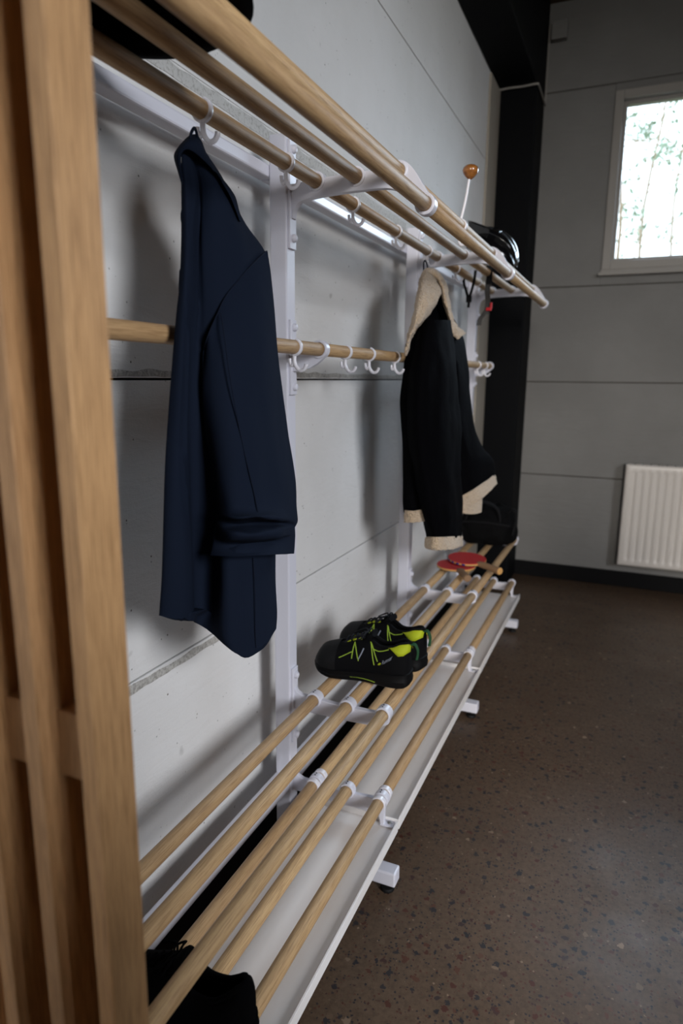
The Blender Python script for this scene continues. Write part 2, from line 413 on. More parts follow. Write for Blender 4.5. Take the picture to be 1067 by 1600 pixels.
def window(name, x0, x1, z0, z1, y, mat_mid=None):
    fr = MB()
    for a in (0,):
        f = .045
        fr.box(x0, x0+f, y-.012, y+.09, z0, z1); fr.box(x1-f, x1, y-.012, y+.09, z0, z1)
        fr.box(x0+f, x1-f, y-.012, y+.09, z0, z0+f); fr.box(x0+f, x1-f, y-.012, y+.09, z1-f, z1)
    o = struct(name, fr, M['frame'], smooth=False, bevel=.003)
    s = MB(); f2 = .018; a, b, c, d = x0+.045, x1-.045, z0+.045, z1-.045
    s.box(a, a+f2, y+.03, y+.08, c, d); s.box(b-f2, b, y+.03, y+.08, c, d); s.box(a+f2, b-f2, y+.03, y+.08, c, c+f2); s.box(a+f2, b-f2, y+.03, y+.08, d-f2, d)
    s.build('sash', M['frame'], o, smooth=False, bevel=.002)
    MB().box(a+f2-.003, b-f2+.003, y+.052, y+.058, c+f2-.003, d-f2+.003).build('pane', M['glass'], o, smooth=False)
    MB().box(x0-.014, x1+.014, y-.05, y+.02, z0-.036, z0-.018).build('window_sill', M['frame'], o, smooth=False, bevel=.004)
    MB().box(x0-.002, x1+.002, y-.008, y+.002, z0-.018, z0+.002).build('apron', M['frame'], o, smooth=False)
    return o
window('window_1', WX0, WX1, WZ0, WZ1, YE)
struct('baseboard_back', MB().box(.0, XR, YE-.016, YE, 0, .094), M['base'], smooth=False, bevel=.003)
struct('baseboard_left', MB().box(0, .014, YF, 3.9, 0, .094), M['base'], smooth=False, bevel=.003)
struct('trim_1', MB().box(0, .200, 3.905, YE-.003, 0, 2.725), M['steel'], smooth=False, bevel=.008)       # column in the corner
struct('trim_2', MB().box(0, .200, YF, YE-.003, 2.735, ZC), M['steel'], smooth=False, bevel=.006)         # beam over it
struct('trim_3', MB().box(0, .012, 3.66, 3.903, 0, 2.725), M['beige'], smooth=False, bevel=.003)
t4 = MB().tube([(.004, 3.895, 2.728), (.06, 3.897, 2.731), (.13, 3.898, 2.729), (.196, 3.897, 2.731), (.206, 3.93, 2.73), (.206, 4.19, 2.728)], .0055, 8, 4)
struct('trim_4', t4, M['frame'])
struct('trim_5', MB().box(.200, .208, YE-.012, YE, 2.735, 3.13), M['frame'], smooth=False)

# box on the end wall
jb = thing('junction_box', (.265, YE, 3.06), 'small grey box high on the end wall beside the dark beam', 'box')
MB().box(.222, .300, YE-.045, YE, 3.04, 3.13).build('housing', M['wall2'], jb, smooth=False, bevel=.004)
MB().box(.220, .302, YE-.052, YE-.045, 3.038, 3.132).build('lid', M['wall2'], jb, smooth=False, bevel=.003)

# radiator
RX0, RX1, RZ0, RZ1 = .797, 1.997, .153, .752
rt = thing('radiator', (1.4, YE-.06, RZ0), 'white ribbed panel radiator below the window', 'radiator')
yr = YE-.095
prof = []; n = int((RX1-RX0-.07)/.04)
cols = [(RX0, .012), (RX0+.004, .003), (RX0+.012, 0), (RX0+.030, 0)]
for i in range(n):
    x = RX0+.034+i*.04
    cols += [(x, 0), (x+.006, .007), (x+.014, .009), (x+.022, .007), (x+.028, 0), (x+.034, 0)]
cols += [(RX1-.012, 0), (RX1-.004, .003), (RX1, .012)]
zs = [(RZ0, 0, .012), (RZ0+.004, 0, .003), (RZ0+.012, 0, 0), (RZ0+.036, 0, 0), (RZ0+.044, .6, 0), (RZ0+.055, 1, 0), (RZ1-.055, 1, 0), (RZ1-.044, .6, 0), (RZ1-.036, 0, 0), (RZ1-.012, 0, 0), (RZ1-.004, 0, .003), (RZ1, 0, .012)]
vs = []; fs = []
for z, g, e in zs:
    for x, d in cols:
        ed = 1 if (x < RX0+.011 or x > RX1-.011) else g
        vs.append((x, yr+max(d*ed, e), z))
k = len(cols)
for i in range(len(zs)-1):
    for j in range(k-1): fs.append((i*k+j, i*k+j+1, (i+1)*k+j+1, (i+1)*k+j))
MB().add(vs, fs).build('front_panel', M['rad'], rt, ang=60)
MB().box(RX0+.02, RX1-.02, YE-.034, YE-.028, RZ0+.01, RZ1-.01).build('rear_panel', M['rad'], rt, smooth=False)
for x in (RX0, RX1-.003): MB().box(x, x+.003, yr+.012, YE-.03, RZ0+.004, RZ1-.004).build('side_cover', M['rad'], rt, smooth=False)
gb = MB()
for i in range(28): gb.box(RX0+.01+i*.042, RX0+.01+i*.042+.034, yr+.012, YE-.03, RZ1-.004, RZ1)
gb.build('top_grille', M['rad'], rt, smooth=False)
for x in (RX0+.15, RX1-.15): MB().box(x, x+.03, YE-.03, YE-.001, RZ0+.05, RZ1-.05).build('wall_bracket', M['rad'], rt, smooth=False)
for x in (RX1-.05, RX1-.10): MB().tube([(x, YE-.06, RZ0+.02), (x, YE-.06, .0)], .009, 10).build('pipe', M['rad'], rt)

# ------------------------------------------------------------------ coat rack
YU = [.452, 1.3213, 2.2436, 3.1659]                       # frames along the wall
rack = thing('coat_rack', (.2, 1.8, 0), 'long white steel coat and shoe rack with oak rods along the wall', 'coat rack')
for y in YU: MB().box(.064, .104, y-.02, y+.02, .06, 1.712).build('upright', M['white'], rack, smooth=False, bevel=.003)
YS = [.433, 1.3213, 2.2436, 3.190]
for i in range(3):
    a, b = YU[i]+.02, YU[i+1]-.02
    MB().box(.030, .0635, a-.018, b+.018, 1.632, 1.657).build('top_rail', M['white'], rack, smooth=False, bevel=.004)
    MB().box(.064, .103, a, b, .222, .262).build('lower_rail', M['white'], rack, smooth=False, bevel=.004)
# bolt heads are shared
def bolt(x, y, z, parent, r=.0085):
    return MB().lathe([(0, 0), (r, 0), (r, .0035), (r*.75, .0075), (r*.3, .009), (0, .0092)], (x, y, z), 14, 'x').build('bolt', M['white'], parent)
def arc(cx, cz, r, a0, a1, n):
    return [(cx+r*math.cos(math.radians(a0+(a1-a0)*i/n)), cz+r*math.sin(math.radians(a0+(a1-a0)*i/n))) for i in range(n+1)]
RT = dict(tb=(.1667, 1.6163), tm=(.2549, 1.6165), tu=(.3433, 1.6173), tf=(.3987, 1.5532), mh=(.1737, 1.2831),
          b1=(.1626, .4700), b2=(.2483, .4702), b3=(.3376, .4706), l1=(.1669, .2515), l2=(.2502, .2515), l3=(.3372, .2525))
RD = .0138
def shelf_bracket(y):
    low = cr_resample([(.113, 1.550), (.117, 1.568), (.128, 1.580), (.143, 1.584), (.187, 1.588), (.257, 1.590), (.318, 1.589), (.345, 1.580), (.365, 1.565), (.383, 1.545)], 4)
    up = cr_resample([(.405, 1.572), (.393, 1.590), (.379, 1.611), (.362, 1.630), (.343, 1.638), (.325, 1.631), (.30, 1.625), (.2549, 1.625), (.210, 1.623), (.1667, 1.621), (.116, 1.617)], 4)
    poly = [(.104, 1.548)]+[tuple(p) for p in low]+[tuple(p) for p in up]+[(.104, 1.617)]
    o = MB().prism(poly, y-.008, y+.008)
    for k in ('tb', 'tm', 'tu'): o.ring(*RT[k], y-.011, y+.011, .0195, RD+.0002)
    o.ring(*RT['tf'], y-.012, y+.012, .0205, RD+.0002)
    o.box(.104, .110, y-.014, y+.014, 1.490, 1.702)
    b = o.build('shelf_bracket', M['white'], rack, bevel=.002)
    for z in (1.512, 1.685): bolt(.110, y, z, b)
    return b
def hook_bracket(y):
    c = RT['mh']
    poly = [(.104, 1.236), (.125, 1.238), (.150, 1.243), (.170, 1.254), (.186, 1.268), (.192, 1.283), (.176, 1.283), (.160, 1.278), (.135, 1.275), (.104, 1.276)]
    o = MB().prism(poly, y-.007, y+.007).ring(*c, y-.010, y+.010, .0195, RD+.0002).box(.104, .110, y-.013, y+.013, 1.186, 1.346)
    b = o.build('hook_bracket', M['white'], rack, bevel=.002)
    for z in (1.203, 1.330): bolt(.110, y, z, b)
    return b
def bench_bracket(y):
    poly = [(.104, .437), (.150, .434), (.250, .434), (.330, .437), (.350, .448), (.354, .462), (.345, .472), (.30, .470), (.21, .470), (.13, .474), (.117, .480), (.110, .490), (.104, .492)]
    o = MB().prism(poly, y-.007, y+.007).box(.104, .110, y-.013, y+.013, .348, .540)
    for k in ('b1', 'b2', 'b3'): o.ring(*RT[k], y-.013, y+.013, .0185, RD+.0002)
    b = o.build('bench_bracket', M['white'], rack, bevel=.0015)
    for z in (.365, .521): bolt(.110, y, z, b)
    d = MB()
    for k in ('b1', 'b2', 'b3'):
        for s in (-.005, .004): d.lathe([(0, 0), (.0018, 0), (.0018, .0010), (0, .0011)], (RT[k][0]-.002, y+s, RT[k][1]+.0183), 8)
    d.build('screw_hole', M['rubber'], b)['kind'] = 'stuff'
    return b
def shoe_bracket(y, end=0):
    poly = [(.104, .214), (.200, .212), (.300, .212), (.332, .214), (.334, .200), (.3365, .188), (.345, .1855), (.346, .22), (.350, .246), (.340, .252), (.25, .246), (.19, .246), (.13, .250), (.104, .262)]
    o = MB().prism(poly, y-.006, y+.006)
    for k in ('l1', 'l2', 'l3'): o.ring(*RT[k], y-.010, y+.010, .0185, RD+.0002)
    o.box(.336, .368, y-.008, y+.018, .1845, .1885)
    b = o.build('shoe_bracket', M['white'], rack, bevel=.0015)
    MB().lathe([(0, 0), (.006, 0), (.005, .003), (0, .004)], (.356, y+.006, .1875), 12).build('screw', M['zinc'], b)
    d = MB()
    for k in ('l1', 'l2', 'l3'):
        for s in (-.0045, .0035): d.lathe([(0, 0), (.0018, 0), (.0018, .0010), (0, .0011)], (RT[k][0]-.002, y+s, RT[k][1]+.0183), 8)
    d.build('screw_hole', M['rubber'], b)['kind'] = 'stuff'
    return b
for mk in (shelf_bracket, hook_bracket, bench_bracket, shoe_bracket):
    first = mk(YU[1])
    for y in (YU[0], YU[2], YU[3]): again(first, (0, y-YU[1], 0))
# oak rods: one per bay and position
TILT = {}
for k, (x, z) in RT.items():
    for i in range(3):
        a = YU[i]+.001 if i else YU[0]-.014
        b = YU[i+1]-.001 if i < 2 else YU[3]+.016
        if k in ('tf', 'tu'): b = b+.02 if i == 2 else b
        MB().tube([(x, a, z), (x, a+.002, z), (x, b-.002, z), (x, b, z)], [RD-.001, RD, RD, RD-.001], 22).build('rod', M['rod'], rack, ang=50)
for k in ('tf', 'tu', 'mh', 'b3'):                            # white end caps of the last rods
    e = YU[3]+(.036 if k in ('tf', 'tu') else .016)
    MB().lathe([(0, 0), (RD+.003, 0), (RD+.003, .012), (RD, .016), (0, .017)], (RT[k][0], e-.012, RT[k][1]), 22, 'y').build('end_cap', M['plastic'], rack)
for y in YU[1:3]:
    for k in ('l1', 'l3'):
        for s in (-.0195, .0225):
            MB().ring(*RT[k], y+s-.007, y+s+.007, .0172, RD+.0002).build('rod_ring', M['plastic'], rack)
# shoe trays and feet
TX0, TX1, TZ = .122, .377, .184
for i in range(3):
    a = YU[i]+.016 if i else YU[0]+.025
    b = YU[i+1]+.008 if i < 2 else YU[3]+.016
    poly = [(TX0, .170), (TX1, .170), (TX1, .1955), (TX1-.005, .1955), (TX1-.006, TZ+.002), (TX1-.009, TZ), (TX0+.010, TZ), (TX0+.005, TZ+.004), (TX0+.004, .200), (TX0, .200)]
    o = MB().prism(poly, a, b).box(TX0+.004, TX1-.005, a, a+.003, TZ-.002, .1945)
    o.build('shoe_tray', M['tray'], rack, bevel=.001)
for y in YU:
    o = MB().box(.056, .3765, y-.004, y+.034, .0225, .0596).build('foot', M['white'], rack, smooth=False, bevel=.004)
    for x in (.085, .352):
        MB().lathe([(0, 0), (.017, 0), (.018, .004), (.016, .009), (.007, .011), (.007, .024), (0, .0245)], (x, y+.015, 0), 18).build('levelling_glide', M['rubber'], o)
    MB().box(.150, .176, y+.002, y+.028, .0596, .171).build('tray_post', M['white'], rack, smooth=False)
# coat hooks
def hook(x, y, z):
    o = MB().ring(x, z, y-.0045, y+.0045, .0178, .0140, 22, math.radians(-215), math.radians(75))
    o.tube([(x, y, z-.015), (x, y, z-.028), (x+.003, y, z-.037), (x+.011, y, z-.045), (x+.020, y, z-.044), (x+.025, y, z-.038), (x+.026, y, z-.033)], [.0042, .0042, .0042, .004, .0038, .004, .0042], 10, 4)
    o.tube([(x, y, z-.028), (x-.003, y, z-.034), (x-.007, y, z-.035), (x-.0095, y, z-.029), (x-.010, y, z-.022)], [.004, .0038, .0036, .0034, .0034], 10, 4)
    return o.build('coat_hook', M['plastic'], rack, ang=60)
h0 = hook(*[RT['tb'][0], .919, RT['tb'][1]])
for y in (1.184, 1.511, 1.818, 2.122, 2.489, 2.86): again(h0, (0, y-.919, 0))
for y in (1.201, 1.458, 1.613, 1.813, 1.968, 2.46, 2.905, 3.053): again(h0, (RT['mh'][0]-RT['tb'][0], y-.919, RT['mh'][1]-RT['tb'][1]))
# hat peg with a wooden ball, clipped on the upper front rod
x, z = RT['tu']; y = 1.822
o = MB().ring(x, z, y-.006, y+.006, .0182, .0140, 22)
o.tube([(x, y, z+.015), (x+.010, y, z+.060), (x+.018, y, z+.116)], [.0042, .0038, .0034], 10, 3)
o.tube([(x, y, z-.015), (x, y, z-.028), (x-.002, y, z-.040), (x+.006, y, z-.048), (x+.014, y, z-.044), (x+.016, y, z-.036)], .0036, 10, 4)
pg = o.build('hat_peg', M['plastic'], rack, ang=60)
MB().lathe([(0, -.019), (.005, -.018), (.012, -.012), (.0185, -.004), (.0208, .003), (.0185, .010), (.0125, .0145), (.005, .016), (0, .016)], (x+.020, y, z+.130), 24).build('knob', M['ball'], pg)
MB().ring(*RT['tu'], 2.278, 2.290, .0180, .0140, 22).build('clip', M['plastic'], rack)

# ------------------------------------------------------------------ slatted oak screen
scr = thing('slatted_screen', (.2, .395, 0), 'tall oak slat screen standing at the near end of the rack', 'screen')
YN, YB = .372, .4156
for i in range(7):
    x1 = .4195-.063*i
    MB().box(x1-.0185, x1, YN, YB, .004, 2.62).build('slat', M['slat'], scr, smooth=False, bevel=.0012)
for i in range(6):
    x1 = .4195-.063*i
    MB().box(x1-.063, x1-.0185-.0014, YB+.0005, YB+.010, .004, 2.62).build('back_board', M['slat'], scr, smooth=False)
for z in (.08, .905, 1.85, 2.5):
    for i in range(6):
        x1 = .4195-.063*i
        MB().box(x1-.063, x1-.0185, YN+.020, YB-.002, z-.031, z+.031).build('spacer', M['slat'], scr, smooth=False)

# ------------------------------------------------------------------ garments
BODY = [[[0.1777,0.8603,1.5536],[0.1795,0.8608,1.5535],[0.1799,0.865,1.5547],[0.1793,0.8705,1.5564],[0.1813,0.8724,1.5567],[0.1835,0.874,1.557],[0.1848,0.8753,1.5572],[0.1848,0.8784,1.5581],[0.1828,0.8846,1.5602],[0.1804,0.888,1.5615],[0.1779,0.8884,1.5619],[0.1768,0.8867,1.5615],[0.1767,0.8837,1.5606],[0.1771,0.8783,1.559],[0.1767,0.8742,1.5578],[0.1774,0.8685,1.5561],[0.1769,0.8645,1.5549],[0.1767,0.8617,1.5541]],[[0.1777,0.8487,1.5351],[0.1804,0.851,1.5355],[0.1816,0.8586,1.5375],[0.1812,0.8668,1.5398],[0.1845,0.8717,1.5409],[0.1876,0.8751,1.5415],[0.1901,0.8795,1.5424],[0.1907,0.8852,1.544],[0.1883,0.8936,1.5466],[0.1865,0.8963,1.5476],[0.1836,0.8955,1.5477],[0.1819,0.8915,1.5468],[0.1807,0.885,1.5451],[0.1804,0.8774,1.5429],[0.179,0.87,1.541],[0.179,0.8621,1.5388],[0.1777,0.8548,1.5369],[0.1768,0.85,1.5356]],[[0.1817,0.8391,1.4901],[0.1906,0.8389,1.4892],[0.1907,0.8556,1.4933],[0.1845,0.8755,1.4988],[0.1919,0.8744,1.4978],[0.2018,0.8763,1.4973],[0.2089,0.8839,1.4984],[0.209,0.9006,1.5025],[0.1975,0.9324,1.5115],[0.1908,0.9428,1.5147],[0.1807,0.9441,1.516],[0.1753,0.9344,1.5141],[0.1736,0.9178,1.5102],[0.1757,0.8979,1.5051],[0.1759,0.8877,1.5026],[0.1804,0.8701,1.4978],[0.1791,0.8548,1.4942],[0.1782,0.8438,1.4916]],[[0.1906,0.8236,1.4351],[0.2012,0.8225,1.434],[0.1999,0.838,1.4372],[0.192,0.8617,1.4426],[0.2011,0.8599,1.4415],[0.2151,0.8686,1.4422],[0.2261,0.8855,1.4447],[0.2278,0.911,1.4497],[0.2156,0.9568,1.4597],[0.2075,0.9701,1.463],[0.1933,0.9661,1.4633],[0.1852,0.949,1.4605],[0.1805,0.9202,1.4551],[0.1811,0.8887,1.4488],[0.1815,0.8767,1.4464],[0.1872,0.8558,1.4418],[0.1871,0.842,1.439],[0.1863,0.8294,1.4366]],[[0.1986,0.8086,1.3894],[0.2092,0.8074,1.3886],[0.2078,0.8228,1.3911],[0.2002,0.8475,1.3955],[0.21,0.8478,1.395],[0.2263,0.8644,1.3967],[0.2399,0.8897,1.3999],[0.2447,0.9258,1.4054],[0.2354,0.9813,1.4149],[0.2275,0.995,1.4175],[0.2108,0.9827,1.4165],[0.1993,0.9545,1.4127],[0.1919,0.9165,1.4071],[0.19,0.8767,1.4008],[0.1897,0.8624,1.3986],[0.1952,0.8405,1.3947],[0.1951,0.8269,1.3926],[0.1943,0.8144,1.3906]],[[0.2045,0.7929,1.336],[0.2155,0.7927,1.3355],[0.2141,0.808,1.3373],[0.2067,0.8336,1.3404],[0.2175,0.8373,1.3404],[0.2338,0.8538,1.3416],[0.2474,0.8791,1.3439],[0.2522,0.9151,1.3478],[0.2425,0.9693,1.3542],[0.2346,0.9831,1.356],[0.2183,0.9721,1.3554],[0.2068,0.9439,1.3527],[0.1994,0.9059,1.3488],[0.1975,0.8661,1.3444],[0.1962,0.8485,1.3425],[0.2014,0.8256,1.3397],[0.2013,0.8121,1.3382],[0.2003,0.7987,1.3368]],[[0.2093,0.771,1.2484],[0.2208,0.7728,1.2484],[0.22,0.7901,1.2489],[0.2123,0.8144,1.2497],[0.2241,0.826,1.25],[0.2407,0.839,1.2503],[0.2554,0.8679,1.2511],[0.2606,0.9055,1.2522],[0.2522,0.9641,1.2539],[0.2444,0.978,1.2543],[0.2268,0.9626,1.2539],[0.2148,0.9328,1.2531],[0.2063,0.8909,1.2519],[0.205,0.8535,1.2508],[0.2017,0.8291,1.2501],[0.2073,0.8075,1.2495],[0.2066,0.792,1.249],[0.205,0.7766,1.2486]],[[0.205,0.7567,1.1431],[0.2176,0.7618,1.1433],[0.218,0.7833,1.1417],[0.2096,0.8054,1.1397],[0.221,0.8243,1.1387],[0.2414,0.8412,1.1383],[0.2563,0.871,1.1368],[0.2622,0.9108,1.134],[0.2542,0.9705,1.1292],[0.2464,0.9845,1.1279],[0.2285,0.9682,1.1283],[0.2158,0.9362,1.1302],[0.207,0.8932,1.133],[0.2037,0.8491,1.1362],[0.199,0.82,1.1381],[0.2052,0.8006,1.1398],[0.2032,0.7807,1.1412],[0.2007,0.7623,1.1425]],[[0.2019,0.7463,1.0349],[0.2151,0.7537,1.0347],[0.2175,0.7817,1.0298],[0.1919,0.8243,1.0197],[0.2068,0.8468,1.0169],[0.2409,0.8398,1.0212],[0.2569,0.873,1.0166],[0.2631,0.9137,1.0097],[0.2536,0.9686,0.9988],[0.2458,0.9825,0.9956],[0.2294,0.9713,0.9962],[0.2142,0.9419,1.0002],[0.1985,0.9039,1.0057],[0.1879,0.874,1.0102],[0.1789,0.842,1.0153],[0.194,0.8134,1.0219],[0.1935,0.7816,1.0276],[0.1933,0.757,1.0321]],[[0.1992,0.7375,0.9422],[0.2138,0.7493,0.9408],[0.2173,0.7809,0.9325],[0.1831,0.8336,0.9135],[0.1978,0.8595,0.9082],[0.24,0.8366,0.92],[0.2565,0.8717,0.9125],[0.2633,0.9144,0.9015],[0.2531,0.9669,0.8856],[0.2453,0.9809,0.8807],[0.2296,0.9721,0.8811],[0.2134,0.9412,0.8876],[0.1959,0.9028,0.8959],[0.1846,0.8785,0.9012],[0.1745,0.8452,0.9091],[0.1916,0.8154,0.9196],[0.1907,0.7789,0.9296],[0.1897,0.7492,0.9377]],[[0.1977,0.7322,0.9001],[0.2122,0.7439,0.8936],[0.217,0.7799,0.8816],[0.1824,0.8312,0.8553],[0.1955,0.8518,0.8362],[0.2391,0.8338,0.8312],[0.2553,0.8677,0.8051],[0.2623,0.9111,0.8015],[0.2541,0.9704,0.8143],[0.2463,0.9843,0.8084],[0.2286,0.9686,0.7748],[0.2121,0.9369,0.7717],[0.1949,0.8998,0.8001],[0.1822,0.8707,0.8276],[0.1738,0.8427,0.8502],[0.1913,0.8144,0.8665],[0.189,0.7733,0.8805],[0.1881,0.7438,0.895]],[[0.1971,0.7304,0.885],[0.2116,0.742,0.8775],[0.2164,0.778,0.8649],[0.1825,0.8316,0.8367],[0.195,0.8499,0.8191],[0.2404,0.8379,0.8029],[0.2547,0.8657,0.777],[0.2622,0.9107,0.7776],[0.2535,0.9685,0.7851],[0.2457,0.9824,0.7787],[0.2284,0.9681,0.7494],[0.2114,0.9347,0.7412],[0.1963,0.9043,0.7695],[0.1816,0.8688,0.8102],[0.1739,0.8432,0.8313],[0.1907,0.8124,0.849],[0.1884,0.7714,0.8637],[0.1876,0.742,0.8796]]]
SLEEVE = [[[0.2234,0.8213,1.2606],[0.235,0.8184,1.2835],[0.2388,0.8367,1.3131],[0.2416,0.8552,1.3388],[0.2459,0.8841,1.3654],[0.2498,0.9188,1.393],[0.2439,0.9687,1.4191],[0.2439,0.9687,1.4191],[0.2351,0.9435,1.3975],[0.2268,0.9147,1.3703],[0.2218,0.8857,1.3429],[0.221,0.8635,1.3159],[0.2231,0.8356,1.2848],[0.2262,0.8173,1.2605]],[[0.2299,0.8098,1.2226],[0.2438,0.8095,1.2388],[0.2549,0.8198,1.263],[0.2614,0.8408,1.2862],[0.2659,0.8766,1.3158],[0.2671,0.9125,1.3423],[0.2596,0.956,1.3713],[0.2531,0.9676,1.3731],[0.2454,0.95,1.3471],[0.2371,0.924,1.3208],[0.2308,0.8888,1.2897],[0.2274,0.8614,1.265],[0.2258,0.8359,1.2393],[0.2257,0.8158,1.2226]],[[0.2298,0.8093,1.1818],[0.2508,0.8047,1.1915],[0.2665,0.8142,1.2033],[0.2778,0.8359,1.2159],[0.2844,0.8685,1.2326],[0.2849,0.9023,1.2501],[0.272,0.9499,1.2614],[0.2655,0.9617,1.2618],[0.2566,0.9521,1.2515],[0.2467,0.9323,1.2332],[0.2373,0.901,1.2152],[0.23,0.8701,1.2018],[0.227,0.8399,1.19],[0.2256,0.8153,1.1815]],[[0.2309,0.813,1.1306],[0.2558,0.8026,1.1345],[0.2736,0.8086,1.1376],[0.286,0.8301,1.1411],[0.2921,0.8637,1.1426],[0.2927,0.9058,1.1436],[0.2774,0.968,1.143],[0.271,0.9799,1.142],[0.2602,0.9642,1.1384],[0.2485,0.9383,1.1356],[0.239,0.9065,1.1334],[0.2312,0.874,1.1305],[0.2281,0.8436,1.1299],[0.2267,0.819,1.13]],[[0.2327,0.819,1.0778],[0.2573,0.8076,1.081],[0.2752,0.8138,1.0814],[0.2877,0.8358,1.0803],[0.294,0.8701,1.0782],[0.2957,0.9156,1.0744],[0.282,0.9832,1.067],[0.2756,0.9954,1.0651],[0.2634,0.9746,1.0647],[0.2506,0.9453,1.0655],[0.2408,0.9128,1.067],[0.2329,0.8797,1.0698],[0.2297,0.8489,1.0737],[0.2285,0.8251,1.0768]],[[0.2347,0.8256,1.0332],[0.2608,0.8101,1.0352],[0.2792,0.8125,1.0354],[0.2922,0.834,1.0327],[0.2983,0.8691,1.028],[0.2993,0.9164,1.0208],[0.2836,0.9888,1.009],[0.2773,1.001,1.0063],[0.2649,0.9798,1.0067],[0.252,0.9499,1.0098],[0.2421,0.9169,1.0137],[0.234,0.8833,1.0189],[0.2314,0.8546,1.0248],[0.2305,0.8317,1.0317]],[[0.2345,0.825,1.0174],[0.2684,0.798,1.0237],[0.291,0.7933,1.0248],[0.3055,0.8116,1.0246],[0.3103,0.8478,1.0172],[0.308,0.9001,1.0049],[0.2845,0.9917,0.9839],[0.2782,1.0039,0.9809],[0.2649,0.9795,0.9855],[0.2519,0.9496,0.9923],[0.242,0.9165,0.9987],[0.2339,0.8829,1.0023],[0.2312,0.8541,1.0096],[0.2303,0.8312,1.0159]],[[0.2348,0.826,1.0113],[0.2514,0.8233,1.0085],[0.2646,0.8343,1.0056],[0.276,0.86,1.0036],[0.2837,0.8939,0.9986],[0.2887,0.9355,0.9887],[0.2836,0.9886,0.9754],[0.2772,1.0008,0.9723],[0.2648,0.9794,0.9776],[0.2518,0.9494,0.9846],[0.2419,0.9163,0.9891],[0.2338,0.8826,0.9929],[0.2311,0.8538,1.0005],[0.2306,0.8321,1.0097]],[[0.2339,0.8231,0.9959],[0.2647,0.8026,1.0013],[0.2854,0.8012,1.0037],[0.2993,0.8211,0.999],[0.3048,0.8569,0.994],[0.304,0.9072,0.9875],[0.2827,0.9855,0.9714],[0.2763,0.9977,0.9682],[0.2648,0.9793,0.9686],[0.2517,0.9492,0.9691],[0.2418,0.916,0.9729],[0.2337,0.8823,0.9814],[0.231,0.8534,0.9872],[0.2298,0.8292,0.9942]],[[0.2331,0.8204,0.9864],[0.2627,0.805,0.987],[0.2823,0.8055,0.9871],[0.2959,0.8263,0.9848],[0.3017,0.8619,0.9805],[0.3018,0.911,0.9738],[0.2826,0.9855,0.9623],[0.2763,0.9976,0.9591],[0.2648,0.9792,0.955],[0.2517,0.9489,0.9558],[0.2417,0.9156,0.9589],[0.2335,0.8818,0.9646],[0.2309,0.8529,0.9729],[0.2289,0.8265,0.9846]],[[0.233,0.8202,0.9794],[0.251,0.8223,0.9759],[0.2643,0.8335,0.9738],[0.2758,0.8593,0.9711],[0.2835,0.8934,0.9663],[0.2886,0.9352,0.9606],[0.2826,0.9854,0.951],[0.2763,0.9975,0.9476],[0.2647,0.9791,0.9482],[0.2517,0.9488,0.9503],[0.2417,0.9155,0.9546],[0.2335,0.8817,0.9593],[0.2308,0.8527,0.9667],[0.2289,0.8262,0.9776]],[[0.2314,0.8147,0.9574],[0.2572,0.8121,0.9601],[0.2741,0.8175,0.9607],[0.2867,0.8407,0.9575],[0.2934,0.8757,0.9507],[0.2958,0.9216,0.9408],[0.2821,0.9837,0.9251],[0.2757,0.9958,0.9214],[0.2646,0.9788,0.9231],[0.2515,0.9485,0.9279],[0.2415,0.9151,0.9339],[0.2333,0.8811,0.9402],[0.2306,0.8521,0.9471],[0.2272,0.8207,0.9555]]]
